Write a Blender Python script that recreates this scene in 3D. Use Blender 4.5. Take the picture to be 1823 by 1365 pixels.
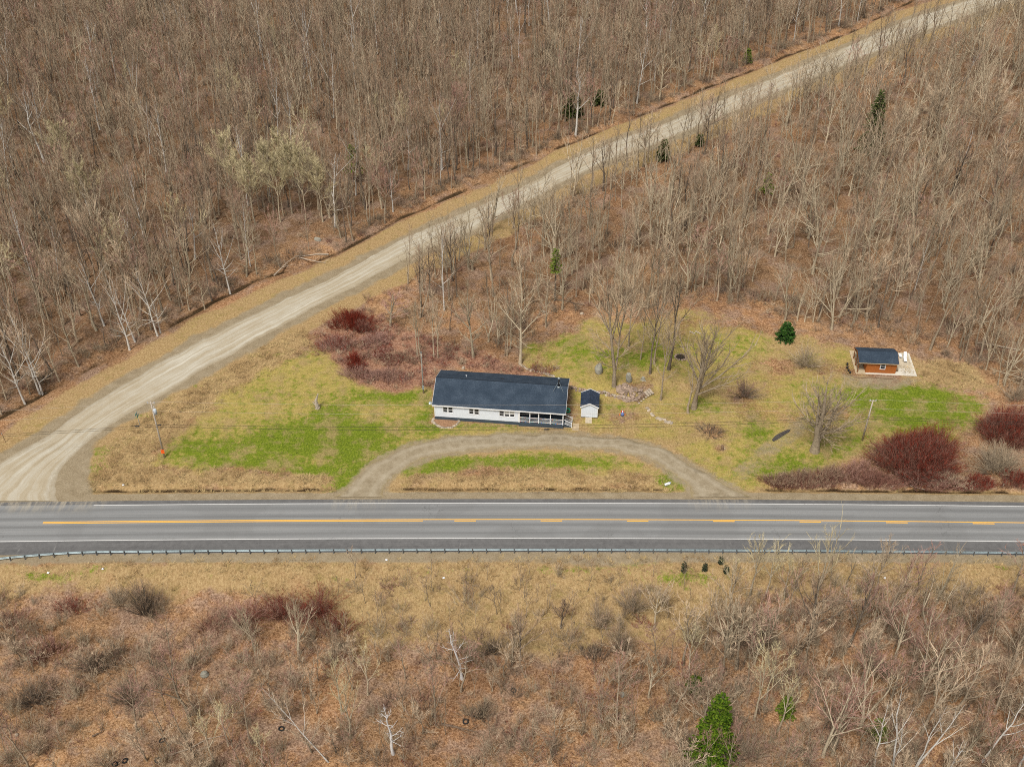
import bpy, math, random
import numpy as np
from mathutils import Vector, Matrix

for _o in list(bpy.data.objects):
    bpy.data.objects.remove(_o)
SC = bpy.context.scene
COL = SC.collection
R = math.radians

# ------------------------------------------------------------------ camera
CAM_H, CAM_Y, PITCH, FPX = 114.0, -114.2, 38.0, 2016.0
IW, IH = 1823.0, 1365.0
cd = bpy.data.cameras.new('camera')
cam = bpy.data.objects.new('camera', cd)
COL.objects.link(cam)
cam.location = (0, CAM_Y, CAM_H)
cam.rotation_euler = (R(90 - PITCH), 0, 0)
cd.sensor_fit = 'HORIZONTAL'
cd.sensor_width = 36.0
cd.lens = 36.0 * FPX / IW
cd.clip_start = 1.0
cd.clip_end = 9000
SC.camera = cam
# ------------------------------------------------------------------ sky and sun: bright overcast
SUN_EL, SUN_ROT = 58.0, 205.0
world = bpy.data.worlds.new('World')
SC.world = world
world.use_nodes = True
wn = world.node_tree
wn.nodes.clear()
sky = wn.nodes.new('ShaderNodeTexSky')
sky.sky_type = 'NISHITA'
sky.sun_disc = False
sky.sun_elevation = R(SUN_EL)
sky.sun_rotation = R(SUN_ROT)
sky.air_density = 1.0
sky.dust_density = 3.0
sky.ozone_density = 1.0
hs = wn.nodes.new('ShaderNodeHueSaturation')
hs.inputs['Saturation'].default_value = 0.12      # cloud cover: the blue is mostly gone
bg = wn.nodes.new('ShaderNodeBackground')
bg.inputs['Strength'].default_value = 0.055
wo = wn.nodes.new('ShaderNodeOutputWorld')
wn.links.new(sky.outputs[0], hs.inputs['Color'])
wn.links.new(hs.outputs[0], bg.inputs['Color'])
wn.links.new(bg.outputs[0], wo.inputs['Surface'])
sl = bpy.data.lights.new('sun', 'SUN')
sl.energy = 1.5
sl.angle = R(14)
sl.color = (1.0, 0.95, 0.87)
sun = bpy.data.objects.new('sun', sl)
COL.objects.link(sun)
_d = Vector((math.sin(R(SUN_ROT)) * math.cos(R(SUN_EL)), math.cos(R(SUN_ROT)) * math.cos(R(SUN_EL)), math.sin(R(SUN_EL))))
sun.rotation_euler = _d.to_track_quat('Z', 'Y').to_euler()
sun.location = (0, -30, 60)
vs = SC.view_settings
vs.view_transform = 'Standard'
vs.look = 'None'
vs.gamma = 1.0
vs.use_curve_mapping = False
vs.exposure = 1.05
SC.cycles.max_bounces = 3
SC.cycles.diffuse_bounces = 1
SC.cycles.use_adaptive_sampling = True
SC.cycles.adaptive_threshold = .015
SC.cycles.use_denoising = False
SC.cycles.filter_width = 1.0

# ------------------------------------------------------------------ measuring: photo pixel -> ground point
_A = R(90 - PITCH)
_CA, _SA = math.cos(_A), math.sin(_A)


def ray(px, py, z):
    x = (px - IW / 2) / FPX
    y = -(py - IH / 2) / FPX
    dy = y * _CA + _SA
    dz = y * _SA - _CA
    t = (z - CAM_H) / dz
    return x * t, CAM_Y + dy * t


def proj(X, Y, Z):
    dy, dz = Y - CAM_Y, Z - CAM_H
    yc = dy * _CA + dz * _SA
    zc = dy * _SA - dz * _CA
    return IW / 2 + FPX * X / zc, IH / 2 - FPX * yc / zc


# ------------------------------------------------------------------ numeric helpers
def sm(t):
    t = np.clip(t, 0, 1)
    return t * t * (3 - 2 * t)


_tab = np.random.default_rng(7).random((256, 256))


def vn(x, y, s, seed=0):
    x = np.asarray(x, float) / s + seed * 17.31
    y = np.asarray(y, float) / s + seed * 9.77
    xi, yi = np.floor(x).astype(int), np.floor(y).astype(int)
    fx, fy = sm(x - xi), sm(y - yi)
    a, b = _tab[xi & 255, yi & 255], _tab[(xi + 1) & 255, yi & 255]
    c, d = _tab[xi & 255, (yi + 1) & 255], _tab[(xi + 1) & 255, (yi + 1) & 255]
    return (a * (1 - fx) + b * fx) * (1 - fy) + (c * (1 - fx) + d * fx) * fy


def fbm(x, y, s, seed=0):
    return (vn(x, y, s, seed) * .5 + vn(x, y, s * .47, seed + 1) * .3 + vn(x, y, s * .21, seed + 2) * .2)


def segdist(x, y, pts, closed=False):
    x, y = np.asarray(x, float), np.asarray(y, float)
    best = np.full(x.shape, 1e9)
    P = list(pts) + ([pts[0]] if closed else [])
    for (ax, ay), (bx, by) in zip(P[:-1], P[1:]):
        dx, dy = bx - ax, by - ay
        l2 = dx * dx + dy * dy + 1e-12
        t = np.clip(((x - ax) * dx + (y - ay) * dy) / l2, 0, 1)
        best = np.minimum(best, (x - ax - t * dx) ** 2 + (y - ay - t * dy) ** 2)
    return np.sqrt(best)


def inside(x, y, pts):
    x, y = np.asarray(x, float), np.asarray(y, float)
    r = np.zeros(x.shape, bool)
    n = len(pts)
    for i in range(n):
        (ax, ay), (bx, by) = pts[i], pts[i - 1]
        if ay == by:
            continue
        c = ((ay > y) != (by > y)) & (x < (bx - ax) * (y - ay) / (by - ay) + ax)
        r ^= c
    return r


def sdist(x, y, pts):
    d = segdist(x, y, pts, True)
    return np.where(inside(x, y, pts), -d, d)


# ------------------------------------------------------------------ lie of the land
def yc(x):                                   # centre line of the highway
    return 0.19 - 1.25e-4 * np.asarray(x, float) ** 2


def g0(pts):
    return [ray(a, b, 0) for a, b in pts]


DITCH_N = g0([(-260, 880), (-120, 800), (0, 740), (150, 655), (300, 575), (450, 497), (600, 449), (715, 385), (800, 347), (897, 303), (1038, 247), (1200, 178), (1405, 95), (1507, 58), (1610, 5), (1740, -55)])
# the gravel road: north edge | south edge
GR = [((2150, -150), (2200, -140)), ((1900, -62), (1930, -40)), ((1770, -14), (1790, 6)), ((1644, 24), (1655, 54)), ((1508, 82), (1515, 113)), ((1371, 140), (1375, 170)), ((1200, 212), (1205, 243)),
      ((1050, 274), (1055, 306)), ((916, 338), (925, 368)), ((830, 375), (845, 410)), ((715, 426), (722, 464)),
      ((600, 488), (606, 524)), ((510, 530), (517, 573)), ((420, 573), (428, 624)), ((329, 620), (343, 671)), ((271, 652), (275, 713)),
      ((214, 686), (206, 753)), ((143, 732), (160, 786)), ((86, 770), (125, 818)), ((0, 820), (110, 845)), ((-40, 845), (104, 865)), ((-95, 880), (106, 880)), ((-110, 893), (112, 892))]
GRN, GRS = g0([a for a, b in GR]), g0([b for a, b in GR])
GRC = [((a[0] + b[0]) / 2, (a[1] + b[1]) / 2) for a, b in zip(GRN, GRS)]
DW = [((588, 885), (692, 885)), ((620, 868), (686, 868)), ((645, 838), (700, 850)), ((680, 812), (722, 834)), ((730, 792), (765, 815)), ((800, 778), (825, 804)), ((900, 772), (905, 797)),
      ((1000, 772), (1000, 795)), ((1080, 776), (1070, 798)), ((1150, 789), (1125, 808)), ((1205, 810), (1170, 825)), ((1250, 838), (1205, 850)), ((1292, 862), (1228, 866)), ((1345, 885), (1232, 885))]
DWO, DWI = g0([a for a, b in DW]), g0([b for a, b in DW])
WALL = g0([(1012, 689), (1034, 695), (1075, 700), (1095, 707), (1125, 712), (1150, 700), (1168, 690)])


def hgt(x, y):
    x, y = np.asarray(x, float), np.asarray(y, float)
    yr = y - yc(x)
    z = -1.7 * sm((-7.4 - yr) / 8.5)
    # roadside ditch, interrupted at the drive ends and the junction
    prof = np.exp(-((yr - 6.95) / .55) ** 2)
    on = sm((x + 61.5) / 1.2) * sm((-25.6 - x) / 1.2) + sm((x + 17.3) / 1.2) * sm((23.8 - x) / 1.2) + sm((x - 36.2) / 1.5)
    z = z - .62 * prof * on * (.7 + .6 * vn(x, y, 3.0, 5))
    # ditch along the far side of the gravel road
    dd = segdist(x, y, DITCH_N)
    z = z - .75 * np.exp(-(dd / .9) ** 2) * (.5 + vn(x, y, 5, 9))
    # raised back yard behind the stone wall
    yw = np.interp(x, [p[0] for p in WALL], [p[1] for p in WALL])
    z = z + .75 * sm((y - yw + .3) / .9) * sm((x - 6) / 3.5) * sm((36 - x) / 14)
    # gentle unevenness away from roads and buildings
    dg = segdist(x, y, GRC)
    far = sm((dg - 6.5) / 8) * sm((np.abs(yr - 12) - 21) / 12)
    z = z + far * (1.5 * (fbm(x, y, 34, 3) - .5) + .45 * (vn(x, y, 4.5, 21) - .5))
    south = sm((-9 - yr) / 5)
    z = z + south * .5 * (fbm(x, y, 6, 31) - .5)
    lawn = sm((yr - 8) / 3) * sm((dg - 5) / 4) * (1 - far)
    z = z + lawn * .16 * (fbm(x, y, 5, 41) - .5)
    return z


def hz(x, y):
    return float(hgt(np.array([x]), np.array([y]))[0])


def at(px, py, lift=0.0):
    z = 0.0
    for _ in range(4):
        x, y = ray(px, py, z)
        z = hz(x, y)
    return Vector((x, y, z + lift))


def gw(pts):
    return [tuple(at(a, b)[:2]) for a, b in pts]


# ------------------------------------------------------------------ mesh helpers
class MB:
    def __init__(s):
        s.v, s.f, s.m = [], [], []

    def add(s, vs, fs, mi=0):
        n = len(s.v)
        s.v += [tuple(p) for p in vs]
        s.f += [tuple(i + n for i in f) for f in fs]
        s.m += [mi] * len(fs)

    def box(s, x0, y0, z0, x1, y1, z1, mi=0):
        s.add([(x0, y0, z0), (x1, y0, z0), (x1, y1, z0), (x0, y1, z0), (x0, y0, z1), (x1, y0, z1), (x1, y1, z1), (x0, y1, z1)],
              [(0, 3, 2, 1), (4, 5, 6, 7), (0, 1, 5, 4), (1, 2, 6, 5), (2, 3, 7, 6), (3, 0, 4, 7)], mi)
        return s

    def prism(s, poly, d, mi=0):             # poly: 3D points of one face, d: extrusion vector
        n = len(poly)
        d = Vector(d)
        vs = [Vector(p) for p in poly] + [Vector(p) + d for p in poly]
        s.add(vs, [tuple(range(n - 1, -1, -1)), tuple(range(n, 2 * n))] + [(i, (i + 1) % n, n + (i + 1) % n, n + i) for i in range(n)], mi)
        return s

    def tube(s, pts, rad, sides=5, mi=0, cap=True):
        pts = [Vector(p) for p in pts]
        if not hasattr(rad, '__len__'):
            rad = [rad] * len(pts)
        vs = []
        for i, p in enumerate(pts):
            t = (pts[min(i + 1, len(pts) - 1)] - pts[max(i - 1, 0)])
            t.normalize()
            a = Vector((1, 0, 0)) if abs(t.x) < .8 else Vector((0, 1, 0))
            u = t.cross(a)
            u.normalize()
            w = t.cross(u)
            for k in range(sides):
                an = 2 * math.pi * k / sides
                vs.append(p + (u * math.cos(an) + w * math.sin(an)) * rad[i])
        fs = []
        for i in range(len(pts) - 1):
            for k in range(sides):
                a, b = i * sides + k, i * sides + (k + 1) % sides
                fs.append((a, b, b + sides, a + sides))
        if cap:
            fs.append(tuple(range(sides - 1, -1, -1)))
            n = (len(pts) - 1) * sides
            fs.append(tuple(range(n, n + sides)))
        s.add(vs, fs, mi)
        return s

    def tri(s, a, b, c, mi=0):
        s.add([a, b, c], [(0, 1, 2)], mi)

    def mesh(s, name, mats, smooth=False):
        me = bpy.data.meshes.new(name)
        me.from_pydata(s.v, [], s.f)
        for m in (mats if isinstance(mats, (list, tuple)) else [mats]):
            me.materials.append(m)
        if any(s.m):
            me.polygons.foreach_set('material_index', s.m)
        if smooth:
            me.polygons.foreach_set('use_smooth', [True] * len(s.f))
        me.update()
        return me

    def build(s, name, mats, parent=None, smooth=False):
        return link(name, s.mesh(name, mats, smooth), parent)


def link(name, data, parent=None):
    o = bpy.data.objects.new(name, data)
    COL.objects.link(o)
    if parent is not None:
        o.parent = parent
    return o


def tag(o, label=None, cat=None, group=None, kind=None):
    if label:
        o['label'] = label
    if cat:
        o['category'] = cat
    if group:
        o['group'] = group
    if kind:
        o['kind'] = kind
    return o


def thing(name, label, cat, loc=(0, 0, 0), rz=0.0, group=None):
    o = bpy.data.objects.new(name, None)
    COL.objects.link(o)
    o.empty_display_size = .3
    o.location = loc
    o.rotation_euler = (0, 0, rz)
    return tag(o, label, cat, group)


def copy_tree(o, parent=None):
    c = o.copy()
    COL.objects.link(c)
    c.parent = parent
    for ch in o.children:
        copy_tree(ch, c)
    return c


# ------------------------------------------------------------------ materials
class NT:
    def __init__(s, name):
        s.mat = bpy.data.materials.new(name)
        s.mat.use_nodes = True
        s.t = s.mat.node_tree
        s.t.nodes.clear()
        s.out = s.t.nodes.new('ShaderNodeOutputMaterial')
        s.b = s.t.nodes.new('ShaderNodeBsdfPrincipled')
        s.t.links.new(s.b.outputs[0], s.out.inputs[0])
        s.b.inputs['Specular IOR Level'].default_value = .2
        s.geo = None

    def n(s, ty, **kw):
        nd = s.t.nodes.new(ty)
        for k, v in kw.items():
            setattr(nd, k, v)
        return nd

    def set(s, sock, v):
        if isinstance(v, bpy.types.NodeSocket):
            s.t.links.new(v, sock)
        elif v is not None:
            if sock.type == 'RGBA' and len(v) == 3:
                v = (*v, 1)
            sock.default_value = v

    def pos(s):
        if s.geo is None:
            s.geo = s.n('ShaderNodeNewGeometry')
        return s.geo.outputs['Position']

    def obco(s):
        return s.n('ShaderNodeTexCoord').outputs['Object']

    def noise(s, scale, detail=3, rough=.6, vec=None, dist=0.0):
        nd = s.n('ShaderNodeTexNoise')
        nd.inputs['Scale'].default_value = scale
        nd.inputs['Detail'].default_value = detail
        nd.inputs['Roughness'].default_value = rough
        nd.inputs['Distortion'].default_value = dist
        s.t.links.new(vec or s.pos(), nd.inputs['Vector'])
        return nd.outputs['Fac']

    def voro(s, scale, vec=None, out='Color'):
        nd = s.n('ShaderNodeTexVoronoi')
        nd.inputs['Scale'].default_value = scale
        s.t.links.new(vec or s.pos(), nd.inputs['Vector'])
        return nd.outputs[out]

    def ramp(s, fac, stops):
        nd = s.n('ShaderNodeValToRGB')
        el = nd.color_ramp.elements
        while len(el) < len(stops):
            el.new(.5)
        for e, (p, c) in zip(el, stops):
            e.position = p
            e.color = (*c, 1) if len(c) == 3 else c
        s.set(nd.inputs[0], fac)
        return nd.outputs[0]

    def mix(s, fac, a, b, mode='MIX'):
        nd = s.n('ShaderNodeMix', data_type='RGBA', blend_type=mode)
        s.set(nd.inputs[0], fac)
        s.set(nd.inputs[6], a)
        s.set(nd.inputs[7], b)
        return nd.outputs[2]

    def math(s, op, a, b=0.0, c=0.0, clamp=False):
        nd = s.n('ShaderNodeMath', operation=op)
        nd.use_clamp = clamp
        s.set(nd.inputs[0], a)
        s.set(nd.inputs[1], b)
        s.set(nd.inputs[2], c)
        return nd.outputs[0]

    def step(s, v, lo, hi):
        nd = s.n('ShaderNodeMapRange', interpolation_type='SMOOTHSTEP')
        s.set(nd.inputs[0], v)
        nd.inputs[1].default_value = lo
        nd.inputs[2].default_value = hi
        return nd.outputs[0]

    def attr(s, name, out='Fac'):
        return s.n('ShaderNodeAttribute', attribute_name=name).outputs[out]

    def bump(s, h, strength=.4, dist=.05):
        nd = s.n('ShaderNodeBump')
        nd.inputs['Strength'].default_value = strength
        nd.inputs['Distance'].default_value = dist
        s.set(nd.inputs['Height'], h)
        s.t.links.new(nd.outputs[0], s.b.inputs['Normal'])

    def done(s, color, rough=.85, metal=0.0, spec=None):
        s.set(s.b.inputs['Base Color'], color)
        s.set(s.b.inputs['Roughness'], rough)
        s.b.inputs['Metallic'].default_value = metal
        if spec is not None:
            s.b.inputs['Specular IOR Level'].default_value = spec
        return s.mat


def plain(name, c, rough=.7, var=.18, scale=3.0, metal=0.0, bump=0.0, rand=0.0, spec=.25, obj=False):
    m = NT(name)
    vec = m.obco() if obj else None
    f = m.noise(scale, 4, .65, vec)
    lo = tuple(x * (1 - var) for x in c)
    hi = tuple(min(1, x * (1 + var)) for x in c)
    col = m.ramp(f, [(.25, lo), (.75, hi)])
    if rand:
        rn = m.n('ShaderNodeObjectInfo').outputs['Random']
        g = m.ramp(rn, [(0, (1 - rand,) * 3), (1, (1 + rand,) * 3)])
        col = m.mix(1.0, col, g, 'MULTIPLY')
    if bump:
        m.bump(f, bump, .03)
    return m.done(col, rough, metal, spec)

# ================================================================== GROUND
def axis(lo, hi, step, far, extra=()):
    a = list(np.arange(lo, hi + 1e-6, step))
    g, p = step, a[-1]
    while p < far:
        g *= 1.35
        p += g
        a.append(p)
    g, p = step, a[0]
    while p > -far:
        g *= 1.35
        p -= g
        a.insert(0, p)
    return np.array(sorted(set(np.round(a, 4)) | set(np.round(extra, 4))))


gx = axis(-150, 150, .75, 3000)
gy = axis(-46, 225, .7, 3000, np.arange(4.0, 9.4, .22))
GX, GY = np.meshgrid(gx, gy)
GXf, GYf = GX.ravel(), GY.ravel()
GZ = hgt(np.clip(GXf, -400, 400), np.clip(GYf, -300, 500))
far_fade = 1 - sm((np.hypot(GXf, GYf - 60) - 260) / 300)
GZ = GZ * far_fade
nx, ny = len(gx), len(gy)
me = bpy.data.meshes.new('ground')
me.vertices.add(nx * ny)
me.vertices.foreach_set('co', np.stack([GXf, GYf, GZ], 1).ravel())
ii, jj = np.meshgrid(np.arange(nx - 1), np.arange(ny - 1))
q = (jj * nx + ii).ravel()
quads = np.stack([q, q + 1, q + nx + 1, q + nx], 1)
me.loops.add(quads.size)
me.loops.foreach_set('vertex_index', quads.ravel())
me.polygons.add(len(quads))
me.polygons.foreach_set('loop_start', np.arange(len(quads)) * 4)
me.polygons.foreach_set('use_smooth', np.ones(len(quads), bool))
me.update(calc_edges=True)

# --- what grows where (distance fields of measured outlines)
LAWN = [gw(p) for p in (
    [(278, 826), (300, 790), (345, 748), (400, 708), (470, 667), (540, 627), (580, 612), (600, 640), (640, 680), (700, 697), (770, 688), (772, 750), (1000, 765), (1000, 782), (800, 786), (720, 800), (660, 840), (622, 868), (596, 874), (600, 846), (480, 838), (400, 832)],
    [(706, 852), (740, 830), (800, 814), (900, 806), (1000, 805), (1120, 817), (1190, 845), (1226, 872), (1200, 873), (1185, 853), (1100, 838), (900, 834), (740, 842)],
    [(925, 662), (935, 620), (1000, 592), (1040, 565), (1130, 575), (1200, 552), (1300, 566), (1390, 602), (1450, 604), (1520, 618), (1540, 682), (1700, 690), (1762, 705), (1745, 760), (1700, 785), (1560, 790), (1480, 838), (1370, 860), (1340, 878), (1290, 858), (1200, 800), (1100, 772), (1005, 772), (1010, 690)])]
STRAW = [gw(p) for p in (
    [(158, 874), (160, 850), (200, 790), (240, 755), (330, 690), (420, 640), (540, 585), (585, 608), (470, 667), (345, 748), (300, 790), (288, 828), (400, 834), (595, 846), (598, 874)],
    [(703, 876), (720, 850), (900, 832), (1100, 838), (1185, 852), (1205, 876)],
    [(1600, 640), (1720, 640), (1762, 690), (1700, 692), (1610, 690)],
    [(-200, 1010), (0, 1000), (500, 994), (1100, 990), (1823, 992), (2000, 995), (2000, 1080), (1500, 1060), (1320, 1080), (1200, 1150), (1060, 1160), (620, 1160), (560, 1070), (330, 1050), (0, 1070), (-200, 1070)])]
GREEN = [(530, 770, 70, 26, .5), (640, 800, 90, 24, .45), (440, 800, 130, 26, .35), (700, 706, 90, 12, .6), (590, 740, 26, 16, .9), (515, 785, 34, 12, .8), (640, 765, 60, 18, .5), (560, 838, 90, 7, .7), (430, 825, 60, 8, .6), (350, 800, 60, 16, .35), (480, 700, 40, 16, .15), (620, 800, 30, 14, .5), (800, 745, 60, 8, .5),
         (610, 862, 26, 14, .8), (900, 822, 190, 12, .75), (1195, 855, 28, 16, .9), (760, 838, 60, 8, .7), (1640, 725, 110, 36, 1.0), (1500, 790, 60, 20, .5), (1400, 835, 60, 22, .6), (1345, 765, 20, 22, .7), (1150, 622, 50, 30, .25), (1255, 725, 30, 10, .5), (1120, 640, 90, 20, .3), (1000, 610, 60, 25, .35),
         (1330, 620, 50, 25, .2), (768, 748, 20, 20, .7), (1105, 725, 30, 8, .4), (1570, 700, 60, 16, .5), (1450, 700, 40, 40, .15), (860, 757, 100, 7, .4),
         (170, 835, 18, 22, .5), (185, 800, 30, 12, .4), (250, 740, 40, 9, .35), (340, 690, 50, 8, .3), (480, 630, 60, 8, .3), (60, 1022, 60, 10, .4), (170, 1012, 40, 8, .45), (110, 1030, 40, 8, .4), (1220, 1030, 60, 14, .6), (1000, 1015, 60, 8, .45), (770, 1018, 60, 6, .35), (1120, 1005, 60, 8, .5), (600, 1030, 60, 6, .3), (1780, 1010, 30, 6, .4)]
BROWN = gw([(560, 600), (640, 545), (760, 600), (900, 650), (1000, 655), (960, 670), (800, 655), (770, 688), (700, 695), (640, 678), (600, 640)])


def soft(polys, w, amp, sc, seed):
    r = np.zeros(len(GXf))
    near = (np.abs(GXf) < 190) & (GYf < 260) & (GYf > -90)
    x, y = GXf[near], GYf[near]
    nz = (fbm(x, y, sc, seed) - .5) * 2 * amp
    best = np.full(len(x), 1e9)
    for p in polys:
        best = np.minimum(best, sdist(x, y, p))
    r[near] = 1 - sm((best + nz + w / 2) / w)
    return r


lawn = soft(LAWN, 5.0, 2.6, 6, 51)
straw = soft(STRAW, 5.0, 2.8, 5, 61)
brown = soft([BROWN], 5, 2.2, 4, 71)
BARE = [(1382, 650, 36, 15, 1), (1285, 798, 14, 9, 1), (1310, 700, 40, 18, .7), (1262, 772, 30, 14, .8), (1140, 690, 20, 8, .6), (1235, 690, 40, 16, .6), (1300, 575, 90, 14, .7), (1200, 590, 40, 16, .5), (1430, 620, 60, 12, .6), (1139, 627, 12, 5, .9), (1080, 600, 40, 8, .4), (1420, 560, 60, 20, .8), (940, 640, 30, 10, .5), (1060, 700, 20, 5, .6)]
bare = np.zeros(len(GXf))
for (cx, cy, rx, ry, st) in BARE:
    c, e, f = at(cx, cy), at(cx + rx, cy), at(cx, cy - ry)
    bare += st * np.exp(-np.clip(np.hypot((GXf - c.x) / abs(e.x - c.x), (GYf - c.y) / abs(f.y - c.y)), 0, 6) ** 2)
lawn_raw = lawn.copy()
yrr0 = GYf - yc(GXf)
lawn = lawn * np.clip(np.where((GXf > 4) & (yrr0 > 16), .12 + 1.15 * fbm(GXf, GYf, 7, 53), .5 + 1.1 * fbm(GXf, GYf, 8, 53)), 0, 1) * (1 - np.clip(bare, 0, .9))
green = np.zeros(len(GXf))
for (cx, cy, rx, ry, st) in GREEN:
    c = at(cx, cy)
    e = at(cx + rx, cy)
    f = at(cx, cy - ry)
    ax, ay = abs(e.x - c.x), abs(f.y - c.y)
    d = np.hypot((GXf - c.x) / ax, (GYf - c.y) / ay)
    green += st * 1.5 * np.exp(-np.clip(d, 0, 6) ** 2 * .8)
dgr = segdist(GXf, GYf, GRC)
grn_in = sdist(GXf, GYf, GRN + GRS[::-1])
verge = (1 - sm((grn_in - 4.8 - (vn(GXf, GYf, 4, 81) - .5) * 2.4) / 2.0)) * (np.where(segdist(GXf, GYf, DITCH_N) < 1.0, .35, 1))
shoulder = 1 - sm((grn_in - .6 - (fbm(GXf, GYf, 4, 83) - .5) * 2.6) / 2.2)
yrr = GYf - yc(GXf)
sh_s = (1 - sm((np.abs(yrr + 6.4) - 1.1 - (fbm(GXf, GYf, 2, 85) - .5) * .8) / .6))
sh_n = (1 - sm((np.abs(yrr - 4.9) - .75 - (fbm(GXf, GYf, 2, 87) - .5) * .5) / .5))
grav_patch = np.exp(-(((GXf - 12) / 7) ** 2 + ((yrr + 7.8) / .8) ** 2)) * 1.2
dwd = np.minimum(sdist(GXf, GYf, DWO + DWI[::-1]), 50)
dw_sh = 1 - sm((dwd - .25 - (fbm(GXf, GYf, 2.5, 89) - .5) * 1.6) / .9)
TRACK = gw([(1290, 862), (1330, 835), (1370, 800), (1410, 770), (1435, 755)])
track = .55 * (1 - sm((segdist(GXf, GYf, TRACK) - 1.0) / 1.5)) * (.5 + .8 * vn(GXf, GYf, 2, 90))
CABYARD = gw([(1500, 668), (1640, 676), (1600, 692), (1500, 690)])
cyd = .8 * (1 - sm((sdist(GXf, GYf, CABYARD) + .4) / 1.6)) * (.4 + .8 * vn(GXf, GYf, 1.5, 92))
JCT = gw([(95, 886), (105, 855), (130, 820), (160, 786), (150, 850), (160, 886)])
jct = 1 - sm((sdist(GXf, GYf, JCT) - .3) / .8)
gravel = np.clip(np.maximum.reduce([shoulder, sh_s, sh_n, grav_patch, dw_sh * .75, track, cyd, jct]), 0, 1)
ditch = np.exp(-((yrr - 6.95) / .42) ** 2)
_on = sm((GXf + 61.5) / 1.2) * sm((-25.6 - GXf) / 1.2) + sm((GXf + 17.3) / 1.2) * sm((23.8 - GXf) / 1.2) + sm((GXf - 36.2) / 1.5)
mud = np.clip(ditch * _on * (.35 + .9 * vn(GXf, GYf, 2.2, 95)) + np.exp(-(segdist(GXf, GYf, DITCH_N) / .8) ** 2) * (.35 + .8 * vn(GXf, GYf, 3, 96)), 0, 1)
nverge = 1 - sm((np.abs(yrr - 6.0) - .9) / .8)
near_drive = 1 - sm((dwd - 1.5) / 3.5)
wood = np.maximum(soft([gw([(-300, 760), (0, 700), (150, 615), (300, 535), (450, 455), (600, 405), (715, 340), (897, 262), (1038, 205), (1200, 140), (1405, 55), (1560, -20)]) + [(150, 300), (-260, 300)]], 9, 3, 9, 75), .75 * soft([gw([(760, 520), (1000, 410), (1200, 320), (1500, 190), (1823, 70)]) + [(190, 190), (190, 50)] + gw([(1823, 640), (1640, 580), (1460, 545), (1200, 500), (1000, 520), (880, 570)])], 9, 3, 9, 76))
straw = np.clip(np.maximum.reduce([near_drive * .9, lawn_raw * sm((fbm(GXf, GYf, 6, 57) - .36) / .14), straw, verge * .8, nverge * .8]) * (1 - brown), 0, 1)
straw = np.where(yrr < -9, straw * np.clip(.35 + 1.0 * fbm(GXf, GYf, 5, 99), 0, 1), straw)
lawn = np.clip(np.maximum(lawn, verge * .28 * (.4 + vn(GXf, GYf, 6, 98))) * (1 - .8 * brown), 0, 1)
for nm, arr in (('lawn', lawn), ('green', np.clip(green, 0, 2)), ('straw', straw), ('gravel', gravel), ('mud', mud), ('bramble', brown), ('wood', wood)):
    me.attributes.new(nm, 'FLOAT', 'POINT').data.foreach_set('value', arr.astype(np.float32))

m = NT('soil')
n_f = m.noise(3.2, 5, .76)          # fine grain
n_c = m.voro(7.5)
n_m = m.noise(.55, 5, .62)
n_l = m.noise(.07, 4, .6)
sep = m.n('ShaderNodeSeparateColor')
m.set(sep.inputs[0], n_c)
cell = sep.outputs[0]
grain = m.math('ADD', m.math('MULTIPLY', n_f, .8), m.math('MULTIPLY', cell, .2))
lit1 = m.ramp(grain, [(.26, (.055, .026, .012)), (.42, (.19, .095, .046)), (.56, (.34, .19, .10)), (.78, (.55, .365, .23))])
lit2 = m.ramp(grain, [(.26, (.085, .045, .02)), (.42, (.24, .135, .065)), (.56, (.40, .245, .132)), (.8, (.60, .42, .265))])
litter = m.mix(m.step(m.math('ADD', m.math('MULTIPLY', n_l, .6), m.math('MULTIPLY', n_m, .4)), .38, .62), lit1, lit2)
dark = m.step(m.noise(.45, 4, .72), .50, .70)
litter = m.mix(m.math('MULTIPLY', dark, .55), litter, m.ramp(grain, [(.3, (.04, .021, .011)), (.7, (.18, .10, .058))]))
litter = m.mix(m.math('MULTIPLY', m.attr('wood'), .8), litter, m.ramp(grain, [(.28, (.035, .02, .011)), (.5, (.14, .082, .045)), (.75, (.33, .215, .135))]))  # deep-wood litter: darker brown, with the forest floor's shade put into the colour
drift = m.ramp(m.noise(.11, 4, .65), [(.36, (.78, .76, .76)), (.5, (1, 1, 1)), (.64, (1.25, 1.2, 1.16))])
litter = m.mix(1.0, litter, drift, 'MULTIPLY')
litter = m.mix(m.math('MULTIPLY', m.step(m.noise(.19, 5, .7), .46, .62), .6), litter, m.ramp(grain, [(.28, (.09, .056, .042)), (.5, (.275, .19, .142)), (.76, (.48, .36, .285))]))
mossy = m.step(m.noise(.22, 5, .7), .60, .72)
litter = m.mix(m.math('MULTIPLY', mossy, .3), litter, (.16, .135, .04))
stretch = m.n('ShaderNodeMapping')
stretch.inputs['Scale'].default_value = (1.6, .8, 1)
m.set(stretch.inputs[0], m.pos())
n_s = m.noise(2.6, 5, .72, stretch.outputs[0])
gs = m.math('ADD', m.math('MULTIPLY', n_s, .65), m.math('MULTIPLY', grain, .35))
strw = m.ramp(gs, [(.25, (.155, .09, .037)), (.45, (.32, .21, .098)), (.6, (.45, .318, .162)), (.8, (.60, .46, .275))])
strw = m.mix(m.math('MULTIPLY', m.step(n_m, .5, .72), .5), strw, m.ramp(gs, [(.2, (.12, .085, .03)), (.8, (.33, .26, .09))]))
dry = m.ramp(gs, [(.25, (.19, .14, .036)), (.5, (.37, .285, .086)), (.75, (.56, .44, .18))])
grn = m.ramp(gs, [(.26, (.028, .06, .005)), (.5, (.14, .185, .016)), (.74, (.33, .345, .05))])
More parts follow.
